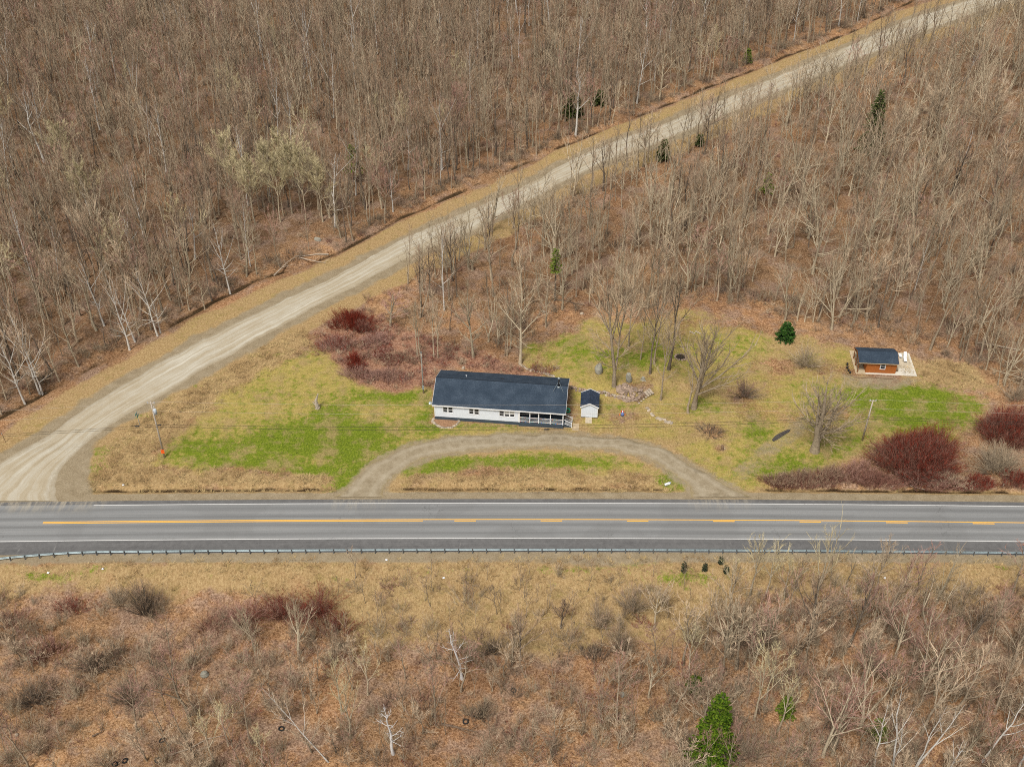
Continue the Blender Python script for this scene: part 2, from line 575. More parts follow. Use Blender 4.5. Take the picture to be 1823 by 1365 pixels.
gsel = m.math('ADD', m.math('ADD', m.math('MULTIPLY', m.attr('green'), .85), m.math('MULTIPLY', m.attr('lawn'), .12)), m.math('MULTIPLY', m.math('SUBTRACT', m.noise(.75, 5, .74), .5), 2.9))
gsel = m.math('ADD', gsel, m.math('MULTIPLY', m.math('SUBTRACT', n_s, .5), 1.3))
lawnc = m.mix(m.step(gsel, .0, .75), dry, grn)
lawnc = m.mix(m.math('MULTIPLY', m.step(m.noise(.3, 5, .7), .47, .64), .66), lawnc, m.ramp(gs, [(.2, (.20, .125, .055)), (.5, (.34, .235, .115)), (.8, (.52, .39, .22))]))
edge = m.math('MULTIPLY', m.math('SUBTRACT', m.noise(1.3, 4, .7), .5), .9)


def msk(name, amp=1.0):
    return m.step(m.math('ADD', m.attr(name), m.math('MULTIPLY', edge, amp)), .22, .78)


col = m.mix(m.math('MULTIPLY', msk('bramble', .4), .75), litter, m.ramp(grain, [(.25, (.10, .04, .026)), (.5, (.31, .155, .10)), (.78, (.52, .345, .25))]))
col = m.mix(msk('straw'), col, strw)
col = m.mix(m.math('MULTIPLY', m.step(m.math('ADD', gsel, -.1), .25, .9), msk('straw')), col, grn)
col = m.mix(msk('lawn', .8), col, lawnc)
gcol = m.ramp(m.math('ADD', m.math('MULTIPLY', m.noise(4, 5, .75), .5), m.math('MULTIPLY', m.noise(.6, 4, .65), .5)), [(.25, (.18, .135, .08)), (.5, (.285, .226, .146)), (.8, (.42, .352, .25))])
col = m.mix(m.step(m.math('ADD', m.attr('gravel'), m.math('MULTIPLY', edge, 1.0)), .25, .9), col, gcol)
col = m.mix(m.step(m.math('ADD', m.attr('mud'), m.math('MULTIPLY', edge, .8)), .4, .85), col, m.ramp(grain, [(.3, (.022, .014, .008)), (.7, (.095, .06, .03))]))
m.bump(m.math('ADD', m.math('MULTIPLY', grain, .6), m.math('MULTIPLY', n_s, .5)), .7, .16)
SOIL = m.done(col, .95, spec=.05)
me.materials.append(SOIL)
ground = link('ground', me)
tag(ground, 'leaf-strewn ground with lawn, dry grass and gravel verges', None, None, 'structure')


def strip(name, left, right, mat, lift, nacross, step=1.0, jit=0.0, seed=0, label=None, flat=None):
    """a road sheet between two edge lines, following the ground; uv.x along, uv.y across (0..1)"""
    def resample(P, n):
        P = [Vector((a, b, 0)) for a, b in P]
        L = [0]
        for a, b in zip(P[:-1], P[1:]):
            L.append(L[-1] + (b - a).length)
        out = []
        k = 0
        return P, L
    A = [Vector((a, b, 0)) for a, b in left]
    B = [Vector((a, b, 0)) for a, b in right]

    def cr(P, i, t):
        p0, p1, p2, p3 = P[max(i - 1, 0)], P[i], P[i + 1], P[min(i + 2, len(P) - 1)]
        return .5 * ((2 * p1) + (p2 - p0) * t + (2 * p0 - 5 * p1 + 4 * p2 - p3) * t * t + (-p0 + 3 * p1 - 3 * p2 + p3) * t ** 3)
    rows = []
    for i in range(len(A) - 1):
        n = max(2, int(((A[i + 1] + B[i + 1]) - (A[i] + B[i])).length / 2 / step))
        for k in range(n):
            rows.append((cr(A, i, k / n), cr(B, i, k / n)))
    rows.append((A[-1], B[-1]))
    vx, vy, uu, vv = [], [], [], []
    s = 0
    for r, (a, b) in enumerate(rows):
        if r:
            s += ((a + b) - (rows[r - 1][0] + rows[r - 1][1])).length / 2
        for k in range(nacross + 1):
            t = k / nacross
            j0 = (vn([s], [seed], 2.2, seed)[0] - .5) * jit + (vn([s], [seed], .7, seed + 5)[0] - .5) * jit * .5
            j1 = (vn([s], [seed], 2.5, seed + 1)[0] - .5) * jit + (vn([s], [seed], .8, seed + 6)[0] - .5) * jit * .5
            d = (b - a).normalized()
            p = (a + d * j0).lerp(b + d * j1, t)
            vx.append(p.x)
            vy.append(p.y)
            uu.append(s)
            vv.append(t)
    vx, vy = np.array(vx), np.array(vy)
    vz = (hgt(vx, vy) if flat is None else np.full(len(vx), flat)) + lift
    tt = np.array(vv)
    vz = vz + .05 * (1 - (2 * tt - 1) ** 2)
    vz = np.where((tt < 1e-6) | (tt > 1 - 1e-6), vz - lift - .03, vz)
    n1 = nacross + 1
    fs = []
    for r in range(len(rows) - 1):
        for k in range(nacross):
            a = r * n1 + k
            fs.append((a, a + n1, a + n1 + 1, a + 1))
    me = bpy.data.meshes.new(name)
    me.from_pydata(list(zip(vx.tolist(), vy.tolist(), vz.tolist())), [], fs)
    me.attributes.new('along', 'FLOAT', 'POINT').data.foreach_set('value', np.array(uu, np.float32))
    me.attributes.new('across', 'FLOAT', 'POINT').data.foreach_set('value', tt.astype(np.float32))
    me.materials.append(mat)
    me.polygons.foreach_set('use_smooth', [True] * len(fs))
    me.update()
    if me.polygons[0].normal.z < 0:
        me.flip_normals()
    o = link(name, me)
    return tag(o, label, None, None, 'structure')


# --- gravel road
m = NT('road_gravel')
al, ac = m.attr('along'), m.attr('across')
cv = m.n('ShaderNodeCombineXYZ')
m.set(cv.inputs[0], m.math('MULTIPLY', al, .09))
m.set(cv.inputs[1], m.math('MULTIPLY', ac, 8.0))
st = m.noise(1.0, 4, .6, cv.outputs[0])
cv2 = m.n('ShaderNodeCombineXYZ')
m.set(cv2.inputs[0], m.math('MULTIPLY', al, .03))
m.set(cv2.inputs[1], m.math('MULTIPLY', ac, 16.0))
st2 = m.noise(1.0, 3, .6, cv2.outputs[0])
gr = m.noise(7, 5, .8)
pt_ = m.noise(.35, 5, .7)
f = m.math('ADD', m.math('ADD', m.math('MULTIPLY', st, .34), m.math('MULTIPLY', pt_, .16)), m.math('ADD', m.math('MULTIPLY', st2, .34), m.math('MULTIPLY', gr, .16)))
c = m.ramp(f, [(.37, (.31, .25, .165)), (.46, (.40, .338, .24)), (.53, (.445, .40, .315)), (.64, (.57, .53, .44))])
ed = m.math('ABSOLUTE', m.math('SUBTRACT', ac, .5))
c = m.mix(m.math('MULTIPLY', m.step(m.math('ADD', ed, m.math('MULTIPLY', m.math('SUBTRACT', m.noise(.8, 4, .7), .5), .2)), .34, .49), .8), c, (.29, .232, .152))
m.bump(gr, .3, .04)
M_GRAVEL = m.done(c, .95, spec=.05)
strip('gravel_road', GRN, GRS, M_GRAVEL, .05, 10, 1.2, .7, 3)

# --- drive
m = NT('drive_gravel')
ac = m.attr('across')
gr = m.noise(6, 5, .8)
pt = m.noise(.7, 5, .65)
c = m.ramp(m.math('ADD', m.math('MULTIPLY', gr, .45), m.math('MULTIPLY', pt, .55)), [(.3, (.19, .145, .088)), (.5, (.30, .245, .165)), (.7, (.42, .36, .265))])
rut = m.step(m.math('ABSOLUTE', m.math('SUBTRACT', m.math('ABSOLUTE', m.math('SUBTRACT', ac, .5)), .24)), .11, .02)
c = m.mix(m.math('MULTIPLY', rut, .35), c, (.40, .345, .255))
wet = m.step(m.noise(.3, 4, .6), .56, .68)
c = m.mix(m.math('MULTIPLY', wet, .4), c, (.12, .088, .052))
c = m.mix(m.math('MULTIPLY', m.step(m.math('ADD', m.math('ABSOLUTE', m.math('SUBTRACT', ac, .5)), m.math('MULTIPLY', m.math('SUBTRACT', m.noise(1.2, 4, .7), .5), .25)), .36, .5), .8), c, m.ramp(gr, [(.3, (.17, .125, .06)), (.7, (.36, .28, .14))]))
m.bump(gr, .3, .04)
strip('driveway', DWO, DWI, m.done(c, .95, spec=.05), .045, 10, .8, .9, 13)

# --- highway: asphalt sheet
m = NT('asphalt')
al, ac = m.attr('along'), m.attr('across')       # across measured in metres from the centre line
cv = m.n('ShaderNodeCombineXYZ')
m.set(cv.inputs[0], m.math('MULTIPLY', al, .035))
m.set(cv.inputs[1], m.math('MULTIPLY', ac, 1.5))
lon = m.noise(1, 5, .62, cv.outputs[0])
grn_ = m.noise(5, 5, .85)
base = m.ramp(m.math('ADD', m.math('MULTIPLY', lon, .75), m.math('MULTIPLY', grn_, .25)), [(.3, (.168, .170, .170)), (.7, (.264, .267, .266))])
# wheel paths polished paler, the strip between them oil-dark
absac = m.math('ABSOLUTE', ac)
lanes = m.math('SINE', m.math('MULTIPLY', m.math('SUBTRACT', absac, .45), 2 * math.pi / 1.62))
base = m.mix(m.math('MULTIPLY', m.step(lanes, .15, .95), .45), base, (.148, .146, .143))
base = m.mix(m.math('MULTIPLY', m.step(lanes, -.3, -1.0), .35), base, (.285, .281, .274))
shd = m.ramp(m.math('ADD', m.math('MULTIPLY', m.noise(1.3, 5, .7), .6), m.math('MULTIPLY', lon, .4)), [(.3, (.092, .09, .09)), (.7, (.175, .171, .168))])
cv3 = m.n('ShaderNodeCombineXYZ')
m.set(cv3.inputs[0], m.math('MULTIPLY', al, 1.2))
m.set(cv3.inputs[1], m.math('MULTIPLY', ac, .25))
scr = m.step(m.noise(1, 4, .7, cv3.outputs[0]), .60, .74)
shd = m.mix(m.math('MULTIPLY', scr, .4), shd, (.30, .29, .27))
c = m.mix(m.step(absac, 3.55, 3.75), base, shd)
c = m.mix(m.math('MULTIPLY', m.step(m.noise(.06, 3, .6), .52, .56), .22), c, (.15, .148, .145))
wob = m.math('ADD', m.math('MULTIPLY', al, .083), m.math('MULTIPLY', m.noise(.55, 4, .7), .9))
crk = m.math('ABSOLUTE', m.math('SUBTRACT', m.math('FRACT', wob), .5))
c = m.mix(m.math('MULTIPLY', m.step(crk, .012, .004), m.math('MULTIPLY', m.step(m.noise(.09, 3, .6), .45, .6), .5)), c, (.075, .073, .07))
seam = m.step(m.math('ABSOLUTE', m.math('ADD', absac, -3.68)), .05, .01)
c = m.mix(m.math('MULTIPLY', seam, .4), c, (.085, .083, .08))
# gravel dust dragged on by traffic at the junction and the drive ends
sx = m.n('ShaderNodeSeparateXYZ')
m.set(sx.inputs[0], m.pos())
px_ = sx.outputs[0]
dj = m.step(m.math('ABSOLUTE', m.math('ADD', px_, 68.0)), 13.0, 4.0)
d1 = m.step(m.math('ABSOLUTE', m.math('ADD', px_, 22.0)), 6.0, 2.0)
d2 = m.step(m.math('ABSOLUTE', m.math('SUBTRACT', px_, 30.0)), 7.0, 2.0)
dn = m.step(ac, 1.2, 4.6)
dust = m.math('MULTIPLY', m.math('MAXIMUM', dj, m.math('MULTIPLY', m.math('MAXIMUM', d1, d2), .6)), dn)
dust = m.math('MULTIPLY', dust, m.step(m.noise(1, 5, .7, cv3.outputs[0]), .4, .66))
c = m.mix(m.math('MULTIPLY', dust, .75), c, (.42, .365, .275))
m.bump(grn_, .15, .02)
ASPH = m.done(c, .9, spec=.12)


def across_sheet(name, offs, xs, zf, mats, parent=None, kind=True):
    xs = np.asarray(xs)
    V, AL, AC = [], [], []
    for x in xs:
        y0 = float(yc(x))
        for o_ in offs:
            V.append((x, y0 + o_, zf(o_)))
            AL.append(x)
            AC.append(o_)
    n1 = len(offs)
    fs = [(r * n1 + k, (r + 1) * n1 + k, (r + 1) * n1 + k + 1, r * n1 + k + 1) for r in range(len(xs) - 1) for k in range(n1 - 1)]
    me = bpy.data.meshes.new(name)
    me.from_pydata(V, [], fs)
    me.attributes.new('along', 'FLOAT', 'POINT').data.foreach_set('value', np.array(AL, np.float32))
    me.attributes.new('across', 'FLOAT', 'POINT').data.foreach_set('value', np.array(AC, np.float32))
    me.materials.append(mats)
    me.update()
    if me.polygons[0].normal.z < 0:
        me.flip_normals()
    return link(name, me, parent)


def roadz(o_):
    return .125 - .013 * abs(o_) + (-.12 if o_ > 4.45 or o_ < -6.05 else 0)


XS = np.concatenate([np.linspace(-400, -120, 15), np.arange(-118, 120, 2.0), np.linspace(122, 400, 15)])
hw = across_sheet('highway', [-6.1, -6.0, -3.5, -1.8, 0, 1.8, 3.5, 4.35, 4.48], XS, roadz, ASPH)
tag(hw, None, None, None, 'structure')


def paint(name, c, wear):
    m = NT(name)
    f = m.noise(4, 5, .8)
    col = m.mix(m.step(f, wear, wear + .16), c, (.30, .28, .25))
    return m.done(col, .7, spec=.2)


P_W = paint('white_road_paint', (.66, .65, .63), .56)
P_Y = paint('yellow_road_paint', (.78, .43, .07), .62)


def mark(name, o0, o1, x0, x1, mat):
    xs = np.linspace(x0, x1, max(3, int((x1 - x0) / 2) + 1))
    return across_sheet(name, [o0, o1], xs, lambda o_: .125 - .013 * abs(o_) + .006, mat, hw)


mark('edge_line', 3.42, 3.53, -60.1, 200, P_W)
mark('edge_line', -3.57, -3.46, -200, 200, P_W)
mark('centre_line', .05, .21, -66.2, 200, P_Y)
mark('centre_line', -.21, -.05, -66.2, -12.6, P_Y)
_x = -8.15
while _x < 130:
    mark('centre_dash', -.24, -.05, _x, _x + 3.05, P_Y)
    _x += 12.19

# ================================================================== MATERIALS FOR BUILT THINGS
def siding(name, c, pitch, axis='Z', depth=.35):
    m = NT(name)
    co = m.obco()
    s = m.n('ShaderNodeSeparateXYZ')
    m.set(s.inputs[0], co)
    f = m.math('FRACT', m.math('DIVIDE', s.outputs[axis], pitch))
    n = m.noise(1.5, 4, .6, co)
    col = m.ramp(n, [(.3, tuple(x * .97 for x in c)), (.7, tuple(min(1, x * 1.02) for x in c))])
    col = m.mix(m.step(f, .1, .0), col, tuple(x * .8 for x in c))
    m.bump(f, depth, .012)
    return m.done(col, .6, spec=.25)


M_SIDING = siding('white_siding', (.74, .785, .85), .15)
M_SHEDWALL = siding('shed_siding', (.70, .75, .81), .3, 'X')
M_BROWNLOG = siding('stained_boards', (.39, .125, .03), .16, 'Z', .6)
M_TRIM = plain('white_trim', (.82, .82, .82), .5, .04)
M_FOUND = plain('blue_grey_skirting', (.055, .075, .097), .7, .15, 2)
M_DARK = plain('dark_interior', (.035, .035, .04), .9, .2)
M_CONC = plain('pale_concrete', (.63, .58, .49), .9, .12, 1.5)
M_PLY = plain('weathered_board', (.53, .45, .33), .85, .2, 1.2)
M_LUMBER = plain('new_lumber', (.50, .39, .25), .8, .2, 2)
M_BLACK = plain('black_metal', (.022, .022, .024), .45, .2)
M_STEEL = plain('galvanised_steel', (.34, .385, .40), .45, .15, 3, .35)
M_RAIL = plain('guardrail_steel', (.30, .37, .39), .5, .25, 1.3, .25)
M_POST = plain('guardrail_post', (.16, .17, .175), .65, .3, 2, .2)
M_POLE = plain('weathered_pole', (.43, .37, .30), .9, .25, 2.5)
M_RUBBER = plain('tyre_rubber', (.02, .02, .02), .85, .2)
M_STONE = plain('field_stone', (.30, .22, .165), .95, .35, 1.6, 0, .5, .25)
M_BOULDER = plain('grey_boulder', (.29, .275, .225), .95, .3, 1.2, 0, .6)
M_ORANGE = plain('orange_plastic', (.85, .13, .02), .5, .05)
M_GREENP = plain('green_plastic', (.01, .32, .17), .45, .1)
M_BROWNP = plain('brown_stain_trim', (.20, .075, .025), .7, .2)
M_WOODDK = plain('old_timber', (.20, .13, .08), .9, .3, 3)
M_SIGNG = plain('sign_green', (.10, .30, .25), .4, .05)
M_BLUEP = plain('blue_paint', (.12, .18, .42), .5, .1)
M_REDP = plain('red_paint', (.55, .05, .04), .5, .1)
M_WHITEP = plain('white_plastic', (.80, .82, .84), .4, .05)

m = NT('roof_shingles')
co = m.obco()
n1 = m.noise(5.5, 5, .8, co)
n2 = m.noise(.6, 3, .5, co)
s = m.n('ShaderNodeSeparateXYZ')
m.set(s.inputs[0], co)
f = m.math('FRACT', m.math('MULTIPLY', s.outputs[1], 5.5))
c = m.ramp(m.math('ADD', m.math('MULTIPLY', n1, .65), m.math('MULTIPLY', n2, .35)), [(.3, (.017, .028, .044)), (.5, (.037, .054, .078)), (.72, (.082, .108, .142))])
c = m.mix(m.math('MULTIPLY', m.step(f, .12, .0), .4), c, (.008, .011, .016))
m.bump(f, .3, .02)
M_SHINGLE = m.done(c, .85, spec=.15)
m = NT('navy_metal_roof')
co = m.obco()
c = m.ramp(m.noise(1.5, 4, .6, co), [(.3, (.014, .024, .046)), (.7, (.03, .046, .082))])
s = m.n('ShaderNodeSeparateXYZ')
m.set(s.inputs[0], co)
m.bump(m.math('SINE', m.math('MULTIPLY', s.outputs[1], 26)), .5, .02)
M_METALROOF = m.done(c, .4, spec=.4)
m = NT('window_glass')
M_GLASS = m.done(m.ramp(m.noise(.9, 3, .5), [(.3, (.012, .014, .018)), (.7, (.035, .04, .05))]), .08, spec=.5)
M_BLIND = plain('pale_blind', (.55, .54, .50), .8, .1)


def pitched_roof(x0, x1, y0, y1, ze, zr, th):
    """two slabs that meet in a ridge along x; returned as separate builders (front, back)"""
    ym = (y0 + y1) / 2
    out = []
    for ya in (y0, y1):
        b = MB()
        b.prism([(x0, ya, ze), (x0, ym, zr), (x0, ym, zr + th), (x0, ya, ze + th)], (x1 - x0, 0, 0))
        out.append(b)
    return out


# ------------------------------------------------------------------ HOUSE
hA, hB = at(774, 748), at(1004, 760)
hrot = R(-6.2)
HL, HD, ZF, ZW = 20.2, 8.35, .62, 3.05
hloc = Vector((-12.1, 22.6, 0))
house = thing('house', 'long white single-storey house with dark shingle roof and front porch', 'house', hloc, hrot)
PX0 = 13.25                       # where the recessed porch begins
PD = 2.5
b = MB()
b.box(.02, .02, -.3, PX0, HD - .02, ZF)
b.box(PX0, PD, -.3, HL - .02, HD - .02, ZF)
b.build('foundation', M_FOUND, house)
b = MB()
wt = .14
# front wall with real window openings
WIN = [(1.35, 2, .0), (5.45, 2, .0), (10.2, 3, .55)]
UW, GAP, WZ0, WZ1 = .72, .1, 1.52, 2.62


def wall_with_holes(b, x0, x1, z0, z1, y, th, holes):
    xs = sorted(holes)
    cur = x0
    for (a, c, zb, zt) in xs:
        b.box(cur, y, z0, a, y + th, z1)
        b.box(a, y, z0, c, y + th, zb)
        b.box(a, y, zt, c, y + th, z1)
        cur = c
    b.box(cur, y, z0, x1, y + th, z1)


holes = [(x, x + n * UW + (n - 1) * GAP, WZ0, WZ1) for x, n, _ in WIN]
wall_with_holes(b, 0, PX0, ZF, ZW, 0, wt, holes)
b.box(PX0 - wt, wt, ZF, PX0, PD, ZW)
b.box(0, wt, ZF, wt, HD, ZW)
b.box(HL - wt, PD + wt, ZF, HL, HD, ZW)
b.box(wt, HD - wt, ZF, HL - wt, HD, ZW)
b.build('wall', M_SIDING, house)
MB().box(PX0 + .001, PD, ZF, HL - wt, PD + wt, ZW - .01).build('porch_wall', plain('porch_wall_painted_shade', (.075, .078, .085), .9, .15), house)  # gloom of the deep porch painted into the back wall colour
ZR = 5.0
for x in (0.01, HL - .13):
    MB().prism([(x, .0, ZW), (x, HD, ZW), (x, HD / 2, ZR - .12)], (.12, 0, 0)).build('gable', M_SIDING, house)
OV = .32
ze = ZW - .03
roofs = pitched_roof(-.3, HL + .3, -OV, HD + OV, ze, ZR, .14)
rf = roofs[0].build('roof', M_SHINGLE, house)
roofs[1].build('roof_slope', M_SHINGLE, rf)
MB().tube([(-.3, HD / 2, ZR + .13), (HL + .3, HD / 2, ZR + .13)], .09, 6).build('ridge_cap', plain('ridge_shingles', (.018, .026, .038), .95, .2, 4), rf)
MB().box(-.3, -OV - .03, ze - .1, HL + .3, -OV, ze + .12).build('fascia', M_TRIM, rf)
for x in (-.33, HL + .3):
    for ya in (-OV, HD + OV):
        MB().prism([(x, ya, ze - .06), (x, HD / 2, ZR - .06), (x, HD / 2, ZR + .13), (x, ya, ze + .13)], (.03, 0, 0)).build('barge_board', M_TRIM, rf)
b = MB()
b.box(-.02, -OV, ze - .04, HL + .02, .0, ze - .02)
b.build('soffit', M_TRIM, rf)
for wi, (x, n, blind) in enumerate(WIN):
    X1 = x + n * UW + (n - 1) * GAP
    w = MB()
    w.box(x - .07, -.035, WZ0 - .08, X1 + .07, -.003, WZ0)
    w.box(x - .07, -.03, WZ1, X1 + .07, -.003, WZ1 + .07)
    w.box(x - .07, -.03, WZ0, x, -.003, WZ1)
    w.box(X1, -.03, WZ0, X1 + .07, -.003, WZ1)
    for k in range(1, n):
        w.box(x + k * UW + (k - 1) * GAP, -.03, WZ0, x + k * UW + k * GAP, .05, WZ1)
    win = w.build('window', M_TRIM, house)
    for k in range(n):
        xa = x + k * (UW + GAP)
        zm = (WZ0 + WZ1) / 2
        sa = MB()
        for (a0, b0, a1, b1) in ((xa, WZ0, xa + UW, WZ0 + .05), (xa, WZ1 - .05, xa + UW, WZ1), (xa, WZ0 + .05, xa + .05, WZ1 - .05), (xa + UW - .05, WZ0 + .05, xa + UW, WZ1 - .05), (xa + .05, zm - .03, xa + UW - .05, zm + .03)):
            sa.box(a0, .03, b0, a1, .075, b1)
        sa.build('sash', M_TRIM, win)
        MB().box(xa + .05, .045, WZ0 + .05, xa + UW - .05, .055, zm - .03).build('pane', M_GLASS, win)
        MB().box(xa + .05, .05, zm + .03, xa + UW - .05, .06, WZ1 - .05).build('pane', M_BLIND if blind and k != 0 else M_GLASS, win)
for x in (0, PX0 - .1):
    MB().box(x - .025, -.028, ZF, x + .12, -.002, ZW).build('corner_trim', M_TRIM, house)
# porch
porch = MB().box(PX0, -.12, ZF - .1, HL + .02, PD, ZF + .02).build('porch_floor', M_FOUND, house)
MB().box(PX0 + .002, -.14, -.3, HL, .0, ZF - .1).build('porch_skirt', M_FOUND, porch)
MB().box(HL - .12, .0, -.3, HL, PD, ZF - .1).build('porch_skirt', M_FOUND, porch)
MB().box(PX0, .0, ZW - .22, HL, .12, ZW - .04).build('porch_beam', M_TRIM, porch)
PXS = [PX0 + .07, 14.95, 16.32, 18.15, HL - .1]
for x in PXS:
    MB().box(x - .07, -.03, ZF + .02, x + .07, .11, ZW - .22).build('porch_post', M_TRIM, porch)
MB().box(HL - .17, PD - .14, ZF + .02, HL - .03, PD - .003, ZW - .05).build('porch_post', M_TRIM, porch)
rng = random.Random(4)
for xa, xb in zip(PXS[:-1], PXS[1:]):
    rl = MB().box(xa + .07, .01, ZF + .93, xb - .07, .07, ZF + 1.0).build('railing', M_TRIM, porch)
    MB().box(xa + .07, .01, ZF + .14, xb - .07, .07, ZF + .2).build('bottom_rail', M_TRIM, rl)
    k = xa + .17
    while k < xb - .12:
        MB().box(k, .028, ZF + .2, k + .024, .052, ZF + .93).build('baluster', M_TRIM, rl)
        k += .15
# deck chairs and dark entry seen inside the porch
MB().box(15.4, PD - .03, ZF + .03, 16.35, PD - .002, ZF + 2.05).build('front_door', M_DARK, house)
MB().box(13.55, PD - .03, ZF + .8, 14.75, PD - .002, ZF + 2.0).build('porch_window', M_GLASS, house)
MB().box(17.1, PD - .03, ZF + .8, 18.3, PD - .002, ZF + 2.0).build('porch_window', M_GLASS, house)
# festive string of coloured bulbs on the railings (a thing of its own)
bulbs = thing('string_lights', 'string of coloured bulbs strung along the white porch railing', 'lights', hloc, hrot)
cols = [plain('bulb_' + n, c, .3, .02) for n, c in (('red', (.75, .06, .03)), ('yellow', (.85, .5, .03)), ('blue', (.06, .2, .7)), ('green', (.05, .45, .3)), ('orange', (.85, .22, .03)))]
ic = bpy.data.meshes.new('bulb')
bmv = MB()
for ring in range(1):
    bmv.add([(0, 0, .075), (.06, 0, 0), (0, .06, 0), (-.06, 0, 0), (0, -.06, 0), (0, 0, -.075)], [(0, 1, 2), (0, 2, 3), (0, 3, 4), (0, 4, 1), (5, 2, 1), (5, 3, 2), (5, 4, 3), (5, 1, 4)])
bmesh_by = [bmv.mesh('bulb', c) for c in cols]
for z in (ZF + .98, ZF + .18):
    MB().tube([(PXS[0], -.01, z - .02), (PXS[-1], -.01, z - .02)], .008, 3).build('cord', M_BLACK, bulbs)
    k = PXS[0] + .2
    while k < PXS[-1] - .1:
        o = link('bulb', bmesh_by[rng.randrange(5)], bulbs)
        o.location = (k, -.045, z)
        k += .3 + rng.random() * .12
# porch steps on the east end
st = thing('porch_steps', 'short blue-grey stair with white handrails at the east end of porch', 'steps', hloc, hrot)
for k in range(4):
    MB().box(HL + .05 + k * .3, .25, -.2, HL + .35 + k * .3, 1.5, ZF - .02 - k * .155).build('step', M_FOUND, st)
for y in (.2, 1.5):
    hr = MB().prism([(HL + .1, y, ZF + .86), (HL + 1.25, y, .92), (HL + 1.25, y, .99), (HL + .1, y, ZF + .93)], (0, .07, 0)).build('handrail', M_TRIM, st)
    MB().prism([(HL + .1, y, ZF + .13), (HL + 1.25, y, .2), (HL + 1.25, y, .26), (HL + .1, y, ZF + .19)], (0, .06, 0)).build('lower_rail', M_TRIM, hr)
    MB().box(HL + 1.2, y - .01, -.1, HL + 1.3, y + .09, 1.05).build('newel', M_TRIM, hr)
    for k in range(6):
        x = HL + .28 + k * .16
        z0 = ZF + .19 - (x - HL - .1) * .366
        MB().box(x, y + .02, z0, x + .035, y + .05, z0 + .68).build('baluster', M_TRIM, hr)
pad = thing('wooden_landing', 'pale plank landing on the grass at foot of porch steps', 'platform', hloc, hrot)
for k in range(6):
    MB().box(HL + 1.42 + k * .165, -.35, -.05, HL + 1.575 + k * .165, 1.25, .07 + .004 * (k % 2)).build('plank', M_LUMBER, pad)
# roof fittings
ch = thing('stove_chimney', 'black stovepipe chimney with silver cap and braces on the house roof', 'chimney', hloc, hrot)
cx, cyy = 19.05, 3.95
zr_ = ZW + (ZR - ZW) * (cyy + OV) / (HD / 2 + OV)
MB().tube([(cx, cyy, zr_ - .05), (cx, cyy, zr_ + 1.75)], .13, 10).build('pipe', M_BLACK, ch, True)
MB().tube([(cx, cyy, zr_ + 1.75), (cx, cyy, zr_ + 1.82), (cx, cyy, zr_ + 1.95)], [.2, .22, .03], 10).build('cap', M_STEEL, ch, True)
MB().tube([(cx, cyy, zr_ + .02), (cx, cyy, zr_ + .2)], [.3, .16], 10).build('flashing', M_STEEL, ch, True)
for sx_ in (-.8, .8):
    MB().tube([(cx, cyy, zr_ + 1.2), (cx + sx_, cyy - .9, zr_ - .2)], .022, 4).build('brace', M_STEEL, ch)
v = thing('vent_pipe', 'small white plumbing vent pipe near the ridge of house roof', 'vent', hloc, hrot)
MB().tube([(4.35, 5.6, 4.1), (4.35, 5.6, 4.75)], .06, 8).build('pipe', M_WHITEP, v)
MB().tube([(4.35, 5.6, 4.7), (4.2, 5.6, 4.78)], .07, 8).build('elbow', M_WHITEP, v)
v = thing('roof_vent', 'small black box vent near the middle of house ridge', 'vent', hloc, hrot)
MB().prism([(9.8, 5.3, 4.25), (9.8, 5.75, 4.1), (9.8, 5.75, 4.5), (9.8, 5.3, 4.5)], (.4, 0, 0)).build('hood', M_BLACK, v)
MB().box(9.75, 5.25, 4.5, 10.25, 5.8, 4.54).build('lid', M_BLACK, v)
hr_ = thing('hose_reel', 'green garden hose coiled on a stand beside the east house wall', 'hose', hloc, hrot)
for k in range(3):
    pts = [(20.67 + .34 * math.cos(a), 3.13 + k * .1, 1.0 + .34 * math.sin(a)) for a in [i * math.pi / 10 for i in range(21)]]
    MB().tube(pts, .07, 6).build('coil', M_GREENP, hr_, True)
MB().box(20.61, 3.39, -.1, 20.73, 3.49, 1.0).build('stand', M_BLACK, hr_)
sd = thing('satellite_dish', 'small grey satellite dish bracketed at the west eave of house', 'dish', hloc, hrot)
MB().tube([(-.02, .35, 2.7), (-.45, .2, 2.75), (-.6, .15, 3.05)], .03, 5).build('arm', M_STEEL, sd)
pts = []
d_ = MB()
cen = Vector((-.62, .1, 3.15))
nrm = Vector((-.3, -.75, .6)).normalized()
u_ = nrm.cross(Vector((0, 0, 1))).normalized()
w_ = nrm.cross(u_)
ringv = [cen - nrm * .06]
for rr, off in ((.15, -.04), (.28, .02)):
    ringv += [cen + nrm * off + (u_ * math.cos(a) + w_ * math.sin(a)) * rr for a in [i * math.pi / 5 for i in range(10)]]
fs = [(0, 1 + i, 1 + (i + 1) % 10) for i in range(10)] + [(1 + i, 11 + i, 11 + (i + 1) % 10, 1 + (i + 1) % 10) for i in range(10)]
d_.add(ringv, fs)
d_.build('dish', M_STEEL, sd, True)

# stone-edged planting bed at the west corner
bed = thing('planting_bed', 'rounded mulch bed edged with pale stones at house corner', 'flower bed', at(785, 752))


